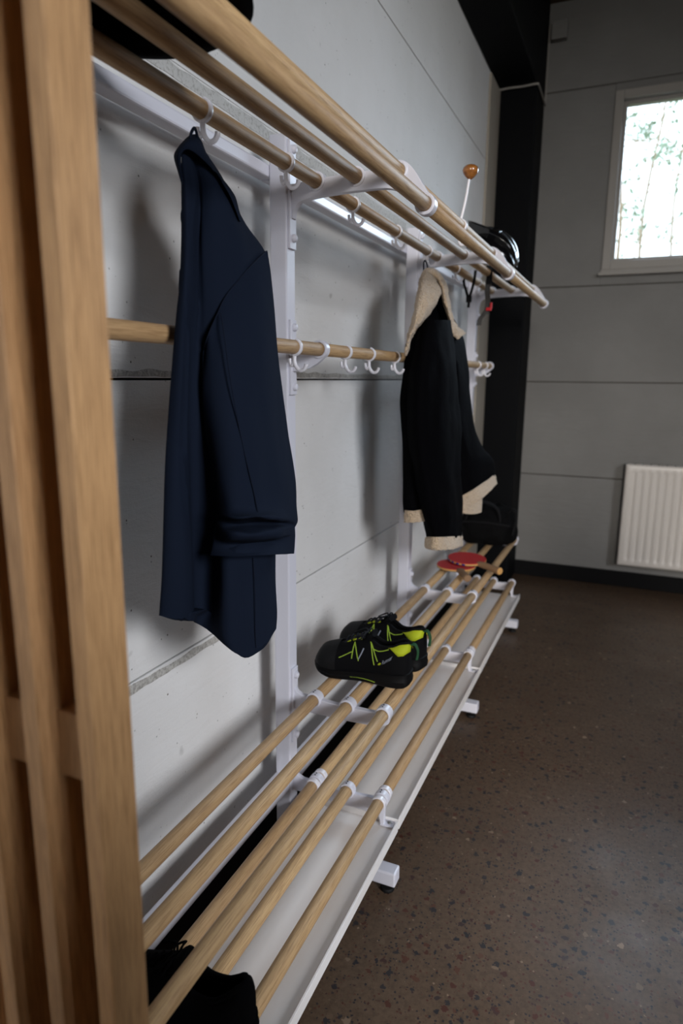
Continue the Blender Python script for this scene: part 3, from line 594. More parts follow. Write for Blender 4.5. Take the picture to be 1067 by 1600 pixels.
COL = [[[0.1707,0.8556,1.4952],[0.1872,0.8336,1.4885],[0.1896,0.8313,1.4882],[0.1903,0.8314,1.4888],[0.1881,0.8349,1.4901],[0.1824,0.8427,1.4926],[0.1765,0.8491,1.4939]],[[0.1653,0.8536,1.5158],[0.184,0.8304,1.5074],[0.1887,0.827,1.5055],[0.1906,0.8281,1.505],[0.187,0.8345,1.5068],[0.1792,0.8452,1.5105],[0.1722,0.8494,1.5131]],[[0.1613,0.8524,1.5312],[0.1821,0.8277,1.5214],[0.189,0.8232,1.5184],[0.1918,0.8249,1.5175],[0.1867,0.8343,1.5201],[0.1768,0.8478,1.5249],[0.169,0.8501,1.5281]],[[0.1602,0.856,1.5417],[0.181,0.8312,1.5313],[0.188,0.8265,1.5277],[0.1909,0.8281,1.5261],[0.1858,0.8374,1.5285],[0.1759,0.851,1.5334],[0.1681,0.8535,1.5376]],[[0.1616,0.8701,1.5576],[0.1823,0.8438,1.5452],[0.1891,0.8373,1.5393],[0.1919,0.8369,1.5351],[0.1868,0.8454,1.5365],[0.1769,0.8591,1.5415],[0.1693,0.8646,1.5495]],[[0.1643,0.8857,1.5705],[0.1848,0.8574,1.5554],[0.1915,0.8485,1.546],[0.1943,0.8453,1.5377],[0.1892,0.8527,1.5375],[0.1794,0.8665,1.5425],[0.1718,0.8761,1.5564]],[[0.1678,0.8986,1.5757],[0.1883,0.8693,1.5587],[0.1953,0.8593,1.5466],[0.1983,0.8549,1.5353],[0.1934,0.8619,1.5337],[0.1836,0.8759,1.5387],[0.1757,0.8873,1.5571]],[[0.1722,0.9065,1.5689],[0.1926,0.8772,1.5522],[0.1996,0.8675,1.5405],[0.2027,0.8636,1.5296],[0.1979,0.8709,1.5281],[0.1881,0.885,1.533],[0.1801,0.8958,1.5508]],[[0.1767,0.9108,1.5555],[0.1972,0.8824,1.5406],[0.2043,0.8744,1.5309],[0.2076,0.8726,1.5223],[0.2029,0.8809,1.5217],[0.1932,0.8953,1.5265],[0.1849,0.9031,1.5409]],[[0.1876,0.9254,1.5288],[0.2071,0.8959,1.5179],[0.2128,0.8871,1.5132],[0.2145,0.8844,1.5102],[0.2091,0.8925,1.5119],[0.1995,0.9071,1.5166],[0.1936,0.9163,1.5227]],[[0.1978,0.9426,1.5094],[0.2164,0.9109,1.4996],[0.2211,0.8998,1.4959],[0.2217,0.8946,1.494],[0.2159,0.9017,1.496],[0.2064,0.9166,1.5004],[0.2021,0.9295,1.5049]],[[0.2043,0.95,1.4939],[0.221,0.9203,1.4852],[0.224,0.9111,1.4823],[0.2241,0.9061,1.4806],[0.2199,0.9105,1.4817],[0.2124,0.9223,1.485],[0.2083,0.9361,1.4894]],[[0.2124,0.9507,1.4634],[0.2277,0.9243,1.4569],[0.2295,0.9193,1.4557],[0.2295,0.9168,1.4552],[0.2271,0.9195,1.456],[0.2217,0.9282,1.4581],[0.2171,0.9394,1.4608]]]
LOOP = [[0.1798,0.8668,1.5578],[0.1818,0.866,1.5649],[0.1819,0.8709,1.5723],[0.1797,0.8789,1.5776],[0.1788,0.8846,1.5735],[0.1809,0.8843,1.5638]]
SEAM1 = [[0.2475,0.8318,1.3124],[0.2614,0.8175,1.2848],[0.2724,0.8113,1.2318],[0.2807,0.8156,1.1693],[0.2868,0.8293,1.1038],[0.2928,0.8393,1.0551],[0.2988,0.8394,1.0265]]
SEAM2 = [[0.2627,0.884,0.9398],[0.2625,0.8868,0.8983],[0.2623,0.8878,0.8544],[0.2614,0.888,0.8154],[0.2603,0.891,0.7837]]
CBODY = [[[0.185,2.0249,1.5114],[0.1932,2.0174,1.5101],[0.1999,2.022,1.5104],[0.2041,2.0418,1.5127],[0.2015,2.0859,1.5185],[0.2138,2.0859,1.5179],[0.2151,2.1254,1.5229],[0.2101,2.1437,1.5255],[0.1986,2.1402,1.5255],[0.1913,2.1217,1.5235],[0.1886,2.0952,1.5202],[0.1868,2.0661,1.5166],[0.1845,2.0466,1.5142],[0.1836,2.0295,1.5121]],[[0.1863,1.9572,1.4305],[0.2026,1.9489,1.4292],[0.2161,1.9626,1.4301],[0.2245,2.0012,1.4335],[0.2213,2.0841,1.4415],[0.2402,2.0743,1.44],[0.2379,2.1292,1.4453],[0.2292,2.1625,1.4487],[0.2137,2.1733,1.4502],[0.2033,2.1492,1.4483],[0.1971,2.0971,1.4435],[0.1928,2.0413,1.4383],[0.1869,2.0006,1.4346],[0.1838,1.9653,1.4313]],[[0.1858,1.8939,1.3353],[0.2106,1.8765,1.334],[0.2314,1.8959,1.3348],[0.2446,1.9566,1.3379],[0.2398,2.0906,1.3452],[0.2714,2.079,1.3442],[0.2737,2.1868,1.35],[0.2604,2.2424,1.3532],[0.2302,2.2418,1.3535],[0.2116,2.1965,1.3513],[0.201,2.1111,1.3469],[0.194,2.0212,1.3421],[0.1851,1.9581,1.3388],[0.1817,1.9067,1.3361]],[[0.1884,1.8579,1.253],[0.215,1.8466,1.2529],[0.2376,1.8719,1.2534],[0.2527,1.9391,1.2546],[0.2513,2.0843,1.2569],[0.285,2.0802,1.2569],[0.2902,2.1975,1.2589],[0.2772,2.254,1.2598],[0.2445,2.2449,1.2595],[0.2233,2.1911,1.2586],[0.2092,2.094,1.2569],[0.2001,1.9972,1.2553],[0.1893,1.9278,1.2542],[0.1842,1.8706,1.2532]],[[0.184,1.8432,1.1716],[0.2125,1.8383,1.1723],[0.2371,1.8703,1.1721],[0.2544,1.9446,1.1708],[0.2544,2.0947,1.1674],[0.2906,2.0987,1.1681],[0.2964,2.218,1.1655],[0.2835,2.275,1.164],[0.2505,2.265,1.1636],[0.2266,2.202,1.1645],[0.211,2.1,1.1665],[0.1996,1.9954,1.1686],[0.1868,1.9192,1.17],[0.1798,1.8559,1.1713]],[[0.1877,1.8558,1.0977],[0.2155,1.8482,1.0991],[0.2403,1.881,1.0981],[0.2579,1.9564,1.0944],[0.2585,2.1083,1.0858],[0.2961,2.117,1.0866],[0.3062,2.2507,1.0793],[0.2936,2.3086,1.0756],[0.2564,2.2848,1.0757],[0.2309,2.2163,1.0787],[0.2148,2.1128,1.084],[0.203,2.0068,1.0897],[0.1899,1.9296,1.0936],[0.1836,1.8686,1.0969]],[[0.1916,1.8688,1.0219],[0.2195,1.8616,1.0239],[0.2436,1.8919,1.0223],[0.2616,1.9686,1.0162],[0.265,2.13,1.0015],[0.3078,2.1559,1.0012],[0.3257,2.3155,0.9874],[0.3135,2.3751,0.9813],[0.269,2.3266,0.9835],[0.2377,2.2392,0.99],[0.2188,2.1259,0.9995],[0.2066,2.0185,1.0088],[0.1941,1.9435,1.0151],[0.1875,1.8816,1.0205]],[[0.193,1.8733,0.9257],[0.221,1.8666,0.9285],[0.2452,1.8974,0.9299],[0.2634,1.9745,0.9287],[0.2693,2.1442,0.9196],[0.318,2.1899,0.9386],[0.3475,2.3883,0.9403],[0.3359,2.4497,0.933],[0.28,2.3634,0.9159],[0.2422,2.254,0.904],[0.2207,2.1323,0.905],[0.2083,2.0243,0.9101],[0.1956,1.9487,0.9155],[0.1888,1.8862,0.9236]],[[0.1939,1.8763,0.8629],[0.2219,1.8698,0.8663],[0.2463,1.901,0.869],[0.2667,1.9858,0.8669],[0.2731,2.1569,0.8576],[0.3244,2.2113,0.8863],[0.3529,2.4063,0.9036],[0.3415,2.4682,0.8954],[0.2869,2.3865,0.8595],[0.2462,2.2674,0.8388],[0.2244,2.1445,0.8383],[0.2095,2.0282,0.8452],[0.1966,1.9521,0.8505],[0.1897,1.8891,0.8604]],[[0.1954,1.8812,0.8267],[0.2235,1.8751,0.8283],[0.249,1.91,0.8302],[0.2697,1.9956,0.8288],[0.2788,2.1761,0.8178],[0.3305,2.2316,0.8507],[0.3553,2.4145,0.8722],[0.344,2.4766,0.8631],[0.2935,2.4084,0.8211],[0.2523,2.2876,0.797],[0.2275,2.1551,0.7972],[0.2123,2.0378,0.8038],[0.1983,1.9576,0.8109],[0.1912,1.8941,0.8239]]]
CSLV = [[[0.2115,1.9239,1.3907],[0.2382,1.8795,1.3866],[0.26,1.8689,1.3852],[0.2739,1.892,1.3867],[0.2809,1.9353,1.39],[0.2758,1.9983,1.3951],[0.2595,2.084,1.4022],[0.2572,2.0929,1.403],[0.2493,2.0999,1.4037],[0.2404,2.087,1.4029],[0.2298,2.0515,1.4004],[0.2184,2.0136,1.3977],[0.2108,1.9716,1.3945],[0.209,1.9322,1.3915]],[[0.2132,1.8702,1.3159],[0.2408,1.8291,1.3138],[0.2644,1.8243,1.3133],[0.281,1.8563,1.3146],[0.2908,1.9091,1.3169],[0.2889,1.9825,1.3203],[0.275,2.0761,1.3247],[0.2727,2.0852,1.3252],[0.2626,2.0849,1.3253],[0.2505,2.0612,1.3243],[0.2367,2.0154,1.3223],[0.2225,1.9679,1.3203],[0.2132,1.9202,1.3182],[0.2106,1.8783,1.3163]],[[0.2117,1.8356,1.2261],[0.2413,1.801,1.2262],[0.2667,1.8022,1.2264],[0.2861,1.8436,1.2268],[0.299,1.9066,1.2271],[0.2993,1.9877,1.2274],[0.2869,2.0863,1.2276],[0.2846,2.0955,1.2276],[0.2734,2.0913,1.2275],[0.2589,2.0598,1.2273],[0.2419,2.003,1.2269],[0.2246,1.9452,1.2266],[0.2134,1.8913,1.2263],[0.2091,1.8437,1.2261]],[[0.2114,1.8348,1.118],[0.2412,1.8005,1.1206],[0.2676,1.8054,1.1212],[0.2882,1.8508,1.1196],[0.3035,1.9216,1.1167],[0.3053,2.0077,1.1126],[0.2944,2.1115,1.1072],[0.2922,2.1207,1.1067],[0.2797,2.1123,1.1067],[0.2638,2.0761,1.108],[0.2442,2.0108,1.1105],[0.2256,1.9486,1.113],[0.2133,1.8909,1.1154],[0.2089,1.8429,1.1175]],[[0.2191,1.8604,0.9863],[0.2479,1.8231,0.9921],[0.2737,1.8257,0.9933],[0.2938,1.8694,0.9897],[0.3086,1.9387,0.9829],[0.3109,2.0263,0.9734],[0.3005,2.1316,0.9612],[0.2983,2.141,0.96],[0.2856,2.1319,0.9603],[0.2693,2.0945,0.9635],[0.2503,2.0311,0.9694],[0.2322,1.9706,0.975],[0.2204,1.9145,0.9805],[0.2166,1.8685,0.9853]],[[0.2298,1.8961,0.8665],[0.2576,1.8554,0.8754],[0.2817,1.8524,0.8779],[0.3003,1.891,0.8731],[0.3135,1.9549,0.8636],[0.3151,2.0402,0.8497],[0.305,2.1466,0.8314],[0.3028,2.156,0.8297],[0.2899,2.1465,0.8302],[0.2746,2.112,0.8346],[0.2574,2.0545,0.8427],[0.2408,1.9994,0.8504],[0.2306,1.9485,0.8579],[0.2273,1.9044,0.8649]],[[0.2402,1.9307,0.7914],[0.2659,1.883,0.8033],[0.2881,1.8737,0.8072],[0.306,1.9099,0.8018],[0.3173,1.9677,0.7915],[0.318,2.0501,0.7753],[0.307,2.1532,0.754],[0.3048,2.1627,0.7519],[0.2931,2.1569,0.7519],[0.2787,2.1258,0.7567],[0.2635,2.075,0.7652],[0.2477,2.0224,0.7741],[0.2392,1.9774,0.7821],[0.2378,1.9392,0.7895]],[[0.2475,1.9549,0.7361],[0.272,1.9033,0.75],[0.2932,1.8908,0.755],[0.3092,1.9206,0.7501],[0.3196,1.9754,0.7392],[0.3194,2.0545,0.7217],[0.3072,2.1539,0.6986],[0.305,2.1634,0.6963],[0.2945,2.1616,0.6955],[0.2813,2.1342,0.7002],[0.267,2.0867,0.7091],[0.2533,2.0408,0.7178],[0.2456,1.9988,0.7262],[0.245,1.9635,0.7339]]]
CCUFF = [[[0.2463,1.9511,0.7409],[0.2748,1.8927,0.7547],[0.296,1.8801,0.7597],[0.3119,1.9097,0.7548],[0.3222,1.964,0.746],[0.3219,2.0429,0.7288],[0.307,2.1533,0.7053],[0.3035,2.1685,0.7017],[0.2922,2.1706,0.6978],[0.2785,2.1449,0.702],[0.2642,2.0974,0.7087],[0.2504,2.0513,0.7173],[0.2432,2.0073,0.7262],[0.2424,1.9648,0.7375]],[[0.2433,1.941,0.7346],[0.2739,1.8898,0.7473],[0.2962,1.8806,0.7517],[0.3121,1.9103,0.7468],[0.3224,1.9647,0.7378],[0.3232,2.0473,0.7216],[0.3096,2.1622,0.697],[0.3062,2.1774,0.6933],[0.2936,2.1753,0.6902],[0.2787,2.1456,0.6929],[0.2644,2.098,0.6998],[0.2506,2.0519,0.7086],[0.2423,2.0042,0.7184],[0.2394,1.9547,0.7312]],[[0.2448,1.9462,0.7068],[0.2745,1.8916,0.7189],[0.2968,1.8826,0.7216],[0.3127,1.9123,0.7183],[0.3231,1.967,0.7087],[0.3239,2.0497,0.6936],[0.3104,2.1645,0.6697],[0.3069,2.1798,0.6658],[0.2943,2.1778,0.6604],[0.2794,2.1481,0.6611],[0.2651,2.1003,0.6686],[0.2512,2.0541,0.6758],[0.2428,2.0061,0.6883],[0.241,1.9599,0.7032]],[[0.2503,1.9643,0.697],[0.2777,1.9023,0.7128],[0.2979,1.8864,0.7168],[0.3128,1.9126,0.7143],[0.3221,1.9636,0.7052],[0.3217,2.0422,0.6908],[0.3067,2.1524,0.6677],[0.3033,2.1676,0.6637],[0.2919,2.1698,0.6574],[0.2783,2.1444,0.6574],[0.2652,2.1006,0.6641],[0.2525,2.0582,0.6706],[0.2462,2.0174,0.6818],[0.2465,1.9782,0.6932]]]
CTRIM = [[[0.1984,1.8712,0.8347],[0.2265,1.8649,0.8363],[0.2523,1.8978,0.8386],[0.2728,1.9828,0.8374],[0.2818,2.1626,0.8269],[0.3332,2.2172,0.8597],[0.3574,2.4012,0.8811],[0.3415,2.4882,0.8687],[0.2908,2.4194,0.8264],[0.2495,2.2982,0.8019],[0.2246,2.1653,0.8018],[0.2093,2.0477,0.8081],[0.1952,1.9672,0.815],[0.1891,1.9003,0.8286]],[[0.1985,1.8718,0.8224],[0.227,1.8668,0.8243],[0.253,1.8999,0.826],[0.274,1.9866,0.8242],[0.2845,2.1718,0.8124],[0.3361,2.227,0.8456],[0.3589,2.4065,0.8678],[0.3431,2.4936,0.8549],[0.2941,2.4302,0.811],[0.2524,2.308,0.7865],[0.2258,2.1694,0.7874],[0.21,2.0499,0.7946],[0.1958,1.9692,0.8024],[0.1893,1.9009,0.8161]],[[0.1988,1.8727,0.8032],[0.2285,1.8717,0.8058],[0.2545,1.9051,0.8062],[0.277,1.9967,0.803],[0.2925,2.1982,0.7885],[0.3445,2.255,0.8231],[0.363,2.42,0.8493],[0.3473,2.5076,0.8357],[0.3032,2.4607,0.7864],[0.2608,2.3361,0.7612],[0.2292,2.1805,0.7642],[0.2117,2.0556,0.7731],[0.1973,1.9744,0.7829],[0.1895,1.9018,0.7967]],[[0.1989,1.873,0.7968],[0.229,1.8733,0.7997],[0.2551,1.9069,0.7995],[0.278,2.0002,0.7958],[0.2952,2.2072,0.7805],[0.3474,2.2645,0.8155],[0.3643,2.4245,0.843],[0.3487,2.5123,0.8292],[0.3063,2.4711,0.7781],[0.2637,2.3456,0.7526],[0.2303,2.1842,0.7564],[0.2122,2.0575,0.7659],[0.1978,1.9761,0.7763],[0.1896,1.9021,0.7902]]]
CFLAP = [[[0.2978,2.1893,0.815],[0.3111,2.2069,0.8198],[0.325,2.2532,0.8223],[0.3349,2.3129,0.818],[0.3229,2.373,0.8074],[0.3073,2.3376,0.8072],[0.2929,2.2896,0.8046],[0.2848,2.2461,0.8043]],[[0.2969,2.1863,0.8021],[0.3115,2.2083,0.804],[0.3255,2.2552,0.8017],[0.3369,2.3196,0.7963],[0.3249,2.3798,0.7852],[0.3079,2.3396,0.7858],[0.2933,2.291,0.7882],[0.2839,2.243,0.7912]],[[0.2987,2.1922,0.7812],[0.3122,2.2108,0.7768],[0.3265,2.2582,0.7694],[0.3366,2.3186,0.7616],[0.3246,2.3788,0.7496],[0.3088,2.3428,0.7524],[0.2941,2.2936,0.7601],[0.2857,2.2491,0.7697]],[[0.3013,2.2011,0.7732],[0.3137,2.2156,0.7693],[0.3267,2.2589,0.7625],[0.334,2.31,0.7583],[0.322,2.3699,0.7462],[0.309,2.3435,0.7452],[0.2956,2.2986,0.7523],[0.2885,2.2583,0.7614]]]
CL1 = [[[0.1993,1.9931,1.5411],[0.2115,1.9622,1.534],[0.219,1.9672,1.5283],[0.2231,1.9838,1.5244],[0.2204,2.0035,1.5252],[0.2004,2.0303,1.5381]],[[0.1974,1.9626,1.5172],[0.215,1.9273,1.509],[0.23,1.9455,1.5027],[0.2393,1.9846,1.4993],[0.2356,2.023,1.5016],[0.207,2.0244,1.514]],[[0.2,1.9267,1.477],[0.2243,1.875,1.4688],[0.2431,1.8945,1.4671],[0.2517,1.9516,1.47],[0.2423,2.0165,1.4767],[0.2115,2.0027,1.4809]],[[0.2041,1.8931,1.4326],[0.2315,1.8314,1.4266],[0.2504,1.8484,1.4309],[0.2563,1.9117,1.4404],[0.2428,1.9895,1.45],[0.2138,1.9722,1.4447]],[[0.2054,1.8632,1.3896],[0.2318,1.7991,1.3854],[0.2476,1.8072,1.3908],[0.25,1.8605,1.4003],[0.235,1.9336,1.4089],[0.2105,1.9293,1.402]],[[0.2061,1.8298,1.3455],[0.2278,1.7734,1.3442],[0.238,1.7749,1.3516],[0.2372,1.8115,1.3617],[0.2238,1.8668,1.3685],[0.2052,1.8791,1.3591]],[[0.2071,1.8066,1.3131],[0.2219,1.7679,1.3141],[0.2272,1.7717,1.3231],[0.2264,1.7949,1.3332],[0.2187,1.8261,1.3381],[0.2031,1.8469,1.3273]],[[0.2094,1.7906,1.2848],[0.2207,1.7591,1.2838],[0.224,1.7574,1.2837],[0.2236,1.7668,1.284],[0.2192,1.7833,1.2846],[0.2044,1.8173,1.2857]]]
CL2 = [[[0.1868,2.0348,1.5477],[0.1975,2.0042,1.5403],[0.2027,2.0025,1.5323],[0.2052,2.01,1.5257],[0.2028,2.0237,1.5251],[0.1853,2.0611,1.5413]],[[0.1983,2.0776,1.557],[0.2114,2.0361,1.5464],[0.2178,2.0258,1.5329],[0.2195,2.0318,1.522],[0.2144,2.0537,1.5212],[0.1971,2.0981,1.5439]],[[0.2145,2.1095,1.5418],[0.2314,2.0479,1.5284],[0.238,2.0234,1.5125],[0.2363,2.0288,1.5009],[0.2257,2.0667,1.5018],[0.211,2.1211,1.5264]],[[0.2303,2.1243,1.5106],[0.2486,2.0498,1.4969],[0.2535,2.014,1.4814],[0.2483,2.0158,1.4709],[0.2342,2.0618,1.4728],[0.2232,2.1262,1.4958]],[[0.2436,2.1197,1.4673],[0.2612,2.0448,1.4565],[0.2646,2.0108,1.446],[0.2578,2.0152,1.4398],[0.2433,2.0624,1.4425],[0.2346,2.1241,1.4585]],[[0.2537,2.1193,1.4245],[0.2689,2.0555,1.4167],[0.272,2.0301,1.4088],[0.2671,2.0355,1.4038],[0.2558,2.0744,1.4054],[0.2459,2.1308,1.418]],[[0.2657,2.1343,1.3924],[0.2759,2.0857,1.386],[0.276,2.0627,1.3765],[0.2718,2.057,1.3684],[0.2651,2.0759,1.3671],[0.2567,2.1393,1.3822]],[[0.2864,2.1826,1.3676],[0.293,2.1395,1.3626],[0.2892,2.1118,1.3545],[0.2831,2.0946,1.347],[0.278,2.1011,1.3453],[0.2736,2.1766,1.3584]]]
CLOOP = [[0.1819,2.0384,1.5429],[0.1774,2.0504,1.5671],[0.1786,2.0588,1.5776],[0.1829,2.0663,1.5673],[0.189,2.0621,1.5459]]
def wr(a, f, seed=0, g=None):
    def d(p, u, v):
        k = noise.noise((p[0]*f[0]+seed, p[1]*f[1], p[2]*f[2]))+.5*noise.noise((p[0]*f[0]*2.1, p[1]*f[1]*2.1+seed, p[2]*f[2]*2.1))
        return a*k*(g(u) if g else 1)
    return d
bl = thing('blazer', (.167, .93, 1.57), 'dark navy blazer with pushed up sleeve hanging from the back rod', 'blazer')
bod = MB().loops(BODY, 7, 5, wr(.004, (16, 16, 3.2), 3)).build('body', M['navy'], bl, ang=70)
MB().tube(cr_resample(SEAM2, 6), .0009, 6).build('seam', M['thread'], bod)
sl = MB().loops(SLEEVE, 6, 6, wr(.0036, (20, 20, 9), 11, lambda u: (.35+1.1*u)*(1 if u < .88 else .25))).build('sleeve', M['navy'], bl, ang=70)
MB().loops(COL, 4, 4, wr(.0015, (20, 20, 20), 5), cap1='flat').build('collar', M['navy'], bl, ang=70)
MB().tube(LOOP, .0022, 8, 4).build('hanging_loop', M['thread'], bl)
st = cr_resample(SEAM1, 6)
MB().tube(st, .0009, 6).build('seam', M['thread'], sl)
arm = [p for p in [SLEEVE[0][i] for i in range(7)]]
MB().tube(arm, .0011, 6, 6).build('armhole_seam', M['thread'], sl)

co_ = thing('shearling_coat', (.167, 2.13, 1.56), 'black shearling coat with cream fleece collar, cuffs and hem on the rack', 'coat')
MB().loops(CBODY, 6, 5, wr(.008, (9, 9, 5), 2)).build('body', M['leather'], co_, ang=70)
cslv = MB().loops(CSLV, 6, 5, wr(.007, (12, 12, 9), 8)).build('sleeve', M['leather'], co_, ang=70)
MB().loops(CCUFF, 4, 5, wr(.004, (60, 60, 60), 8)).build('cuff', M['sherpa'], cslv, ang=80)
MB().loops(CTRIM, 4, 5, wr(.004, (60, 60, 60), 1)).build('hem_trim', M['sherpa'], co_, ang=80)
MB().loops(CFLAP, 4, 5, wr(.003, (60, 60, 60), 4)).build('hem_trim', M['sherpa'], co_, ang=80)
cl = MB().loops(CL1, 5, 6, wr(.005, (45, 45, 45), 4), cap1='flat').build('collar', M['sherpa'], co_, ang=80)
MB().loops(CL2, 5, 6, wr(.005, (45, 45, 45), 6), cap1='flat').build('collar', M['sherpa'], co_, ang=80)
MB().tube(CLOOP, .0022, 8, 4).build('hanging_loop', M['thread'], co_)

# ------------------------------------------------------------------ hat on the shelf
ht = thing('hat', (.2, .648, 1.634), 'black wide brimmed felt hat lying on the top shelf rods', 'hat')
vs = []; fs = []; n = 64
prof = [(.0, .112), (.05, .116), (.082, .108), (.092, .085), (.094, .04), (.097, .010), (.104, .004), (.135, .002), (.165, .004), (.178, .010), (.179, .007), (.166, .000), (.135, -.002), (.100, -.001), (.090, .004), (.086, .04), (.080, .09), (.0, .10)]
for i in range(n):
    a = 2*math.pi*i/n
    for r, h in prof:
        k = max(0, (r-.1)/.08)
        up = k*k*(.018*max(0, math.cos(a-2.2))+.006*math.cos(2*a))
        ov = 1+.06*math.cos(2*(a-.9))
        vs.append((.2+r*ov*math.cos(a), .648+r*ov*math.sin(a), 1.634+h+max(up, 0)))
k = len(prof)
for i in range(n):
    j = (i+1) % n
    for q in range(k-1): fs.append((i*k+q, j*k+q, j*k+q+1, i*k+q+1))
MB().add(vs, fs).build('crown_and_brim', M['felt'], ht, ang=60)
vs = []; fs = []
for i in range(n):
    a = 2*math.pi*i/n; ov = 1+.06*math.cos(2*(a-.9))
    for r, h in ((.0985, .012), (.0975, .036), (.0945, .037)): vs.append((.2+r*ov*math.cos(a), .648+r*ov*math.sin(a), 1.634+h))
for i in range(n):
    j = (i+1) % n
    for q in range(2): fs.append((i*3+q, j*3+q, j*3+q+1, i*3+q+1))
MB().add(vs, fs).build('hat_band', M['thread'], ht)

# ------------------------------------------------------------------ bike helmet
HC = Vector((.232, 2.72, 1.652))
hm = thing('bike_helmet', tuple(HC), 'black peaked bicycle helmet with dangling straps on the top shelf', 'helmet')
def htilt(x, y, h):
    a = math.radians(27); cx = .06
    return Vector((HC.x+cx+(x-cx)*math.cos(a)+h*math.sin(a)*.6, HC.y+y, HC.z+.004-(x-cx)*math.sin(a)+h*math.cos(a)-.030*max(0, (x-cx)/.1)*0))
def helm(u, v, s=1.0):      # u: 0 front .. 1 rear along -x -> +x ; v: angle over the dome
    a = math.pi*u; b = math.pi*(v-.5)
    x = -math.cos(a)*.108*s; w_ = math.sin(a)**.75
    y = math.sin(b)*.098*w_*s
    h = math.cos(b)**.8*.112*w_*s*(1-.06*math.cos(a)) if math.cos(b) > 1e-6 else 0
    return htilt(x, y, h)
# foam liner
vs = []; fs = []; nu, nv = 28, 24
for i in range(nu+1):
    for j in range(nv+1): vs.append(helm(.02+.96*i/nu, j/nv, .93)+Vector((0, 0, .004)))
for i in range(nu):
    for j in range(nv): fs.append((i*(nv+1)+j, i*(nv+1)+j+1, (i+1)*(nv+1)+j+1, (i+1)*(nv+1)+j))
MB().add(vs, fs).build('liner', M['foam'], hm, solid=.012)
# shell ribs between long vents
def strip(v0, v1, u0, u1, pin=.25):
    vs = []; fs = []; n = 22; m = 6
    for i in range(n+1):
        u = u0+(u1-u0)*i/n; g = 1-pin*math.sin(math.pi*i/n); c = (v0+v1)/2
        for j in range(m+1):
            v = c+(v0-c)*g+(v1-v0)*g*j/m
            vs.append(helm(u, v, 1.0+.035*math.sin(math.pi*j/m)))
    for i in range(n):
        for j in range(m): fs.append((i*(m+1)+j, i*(m+1)+j+1, (i+1)*(m+1)+j+1, (i+1)*(m+1)+j))
    return MB().add(vs, fs)
for v0, v1 in ((.0, .17), (.21, .36), (.41, .59), (.64, .79), (.83, 1.0)):
    strip(v0, v1, .06, .95).build('shell_rib', M['shell'], hm, solid=.006)
for u0, u1 in ((.04, .16), (.46, .55), (.84, .96)):
    strip(0.0, 1.0, u0, u1, 0).build('shell_band', M['shell'], hm, solid=.005)
rows = []
for i in range(9):
    t_ = i/8; y = (t_-.5)*.150; q = 1-(2*t_-1)**2; e = .35+.65*q**.5
    rows.append([htilt(x, y, z) for x, z in ((-.015, .090+.012*q), (-.070-.004*q, .090+.014*q), (-.104-.020*q, .088+.010*q), (-.102-.018*q, .080+.010*q), (-.086-.008*q, .050+.012*q), (-.040, .050))])
MB().loops(rows, 2, 3, cap1='flat').build('peak', M['shell'], hm, ang=60)
def ribbon(path, w_, t_, name, mt, parent, axis=(0, 1, 0)):
    P = cr_resample(path, 4); A = Vector(axis)*w_/2; mb = MB(); vs = []; fs = []
    for i, p in enumerate(P):
        T = Vector(P[min(i+1, len(P)-1)]-P[max(i-1, 0)]).normalized(); N = T.cross(A).normalized()*t_/2
        vs += [Vector(p)+A+N, Vector(p)-A+N, Vector(p)-A-N, Vector(p)+A-N]
    for i in range(len(P)-1):
        for k in range(4): fs.append((i*4+k, i*4+(k+1) % 4, i*4+4+(k+1) % 4, i*4+4+k))
    fs += [(0, 1, 2, 3), tuple(len(P)*4-4+k for k in (3, 2, 1, 0))]
    return mb.add(vs, fs).build(name, mt, parent)
ribbon([(.150, 2.70, 1.640), (.147, 2.70, 1.60), (.158, 2.70, 1.565), (.168, 2.70, 1.535)], .012, .002, 'strap', M['strap'], hm, (.8, .4, 0))
ribbon([(.192, 2.70, 1.640), (.188, 2.70, 1.60), (.180, 2.70, 1.565), (.172, 2.70, 1.535), (.170, 2.70, 1.500)], .012, .002, 'strap', M['strap'], hm, (.8, .4, 0))
MB().box(.160, .181, 2.694, 2.706, 1.520, 1.545).build('strap_slider', M['strap'], hm, smooth=False, bevel=.003)
ribbon([(.262, 2.62, 1.640), (.262, 2.62, 1.60), (.258, 2.62, 1.555), (.262, 2.62, 1.51), (.258, 2.62, 1.465)], .022, .002, 'strap', M['webbing'], hm, (.8, .4, 0))
ribbon([(.262, 2.615, 1.640), (.264, 2.615, 1.61), (.266, 2.615, 1.575)], .024, .004, 'strap', M['strap'], hm, (.8, .4, 0))
ribbon([(.258, 2.62, 1.480), (.246, 2.62, 1.462), (.236, 2.62, 1.448), (.232, 2.62, 1.425)], .020, .002, 'strap', M['webbing'], hm, (.8, .4, 0))
MB().box(.258, .278, 2.612, 2.624, 1.478, 1.490).box(.272, .280, 2.613, 2.623, 1.486, 1.508).build('buckle', M['buckle'], hm, smooth=False, bevel=.002)

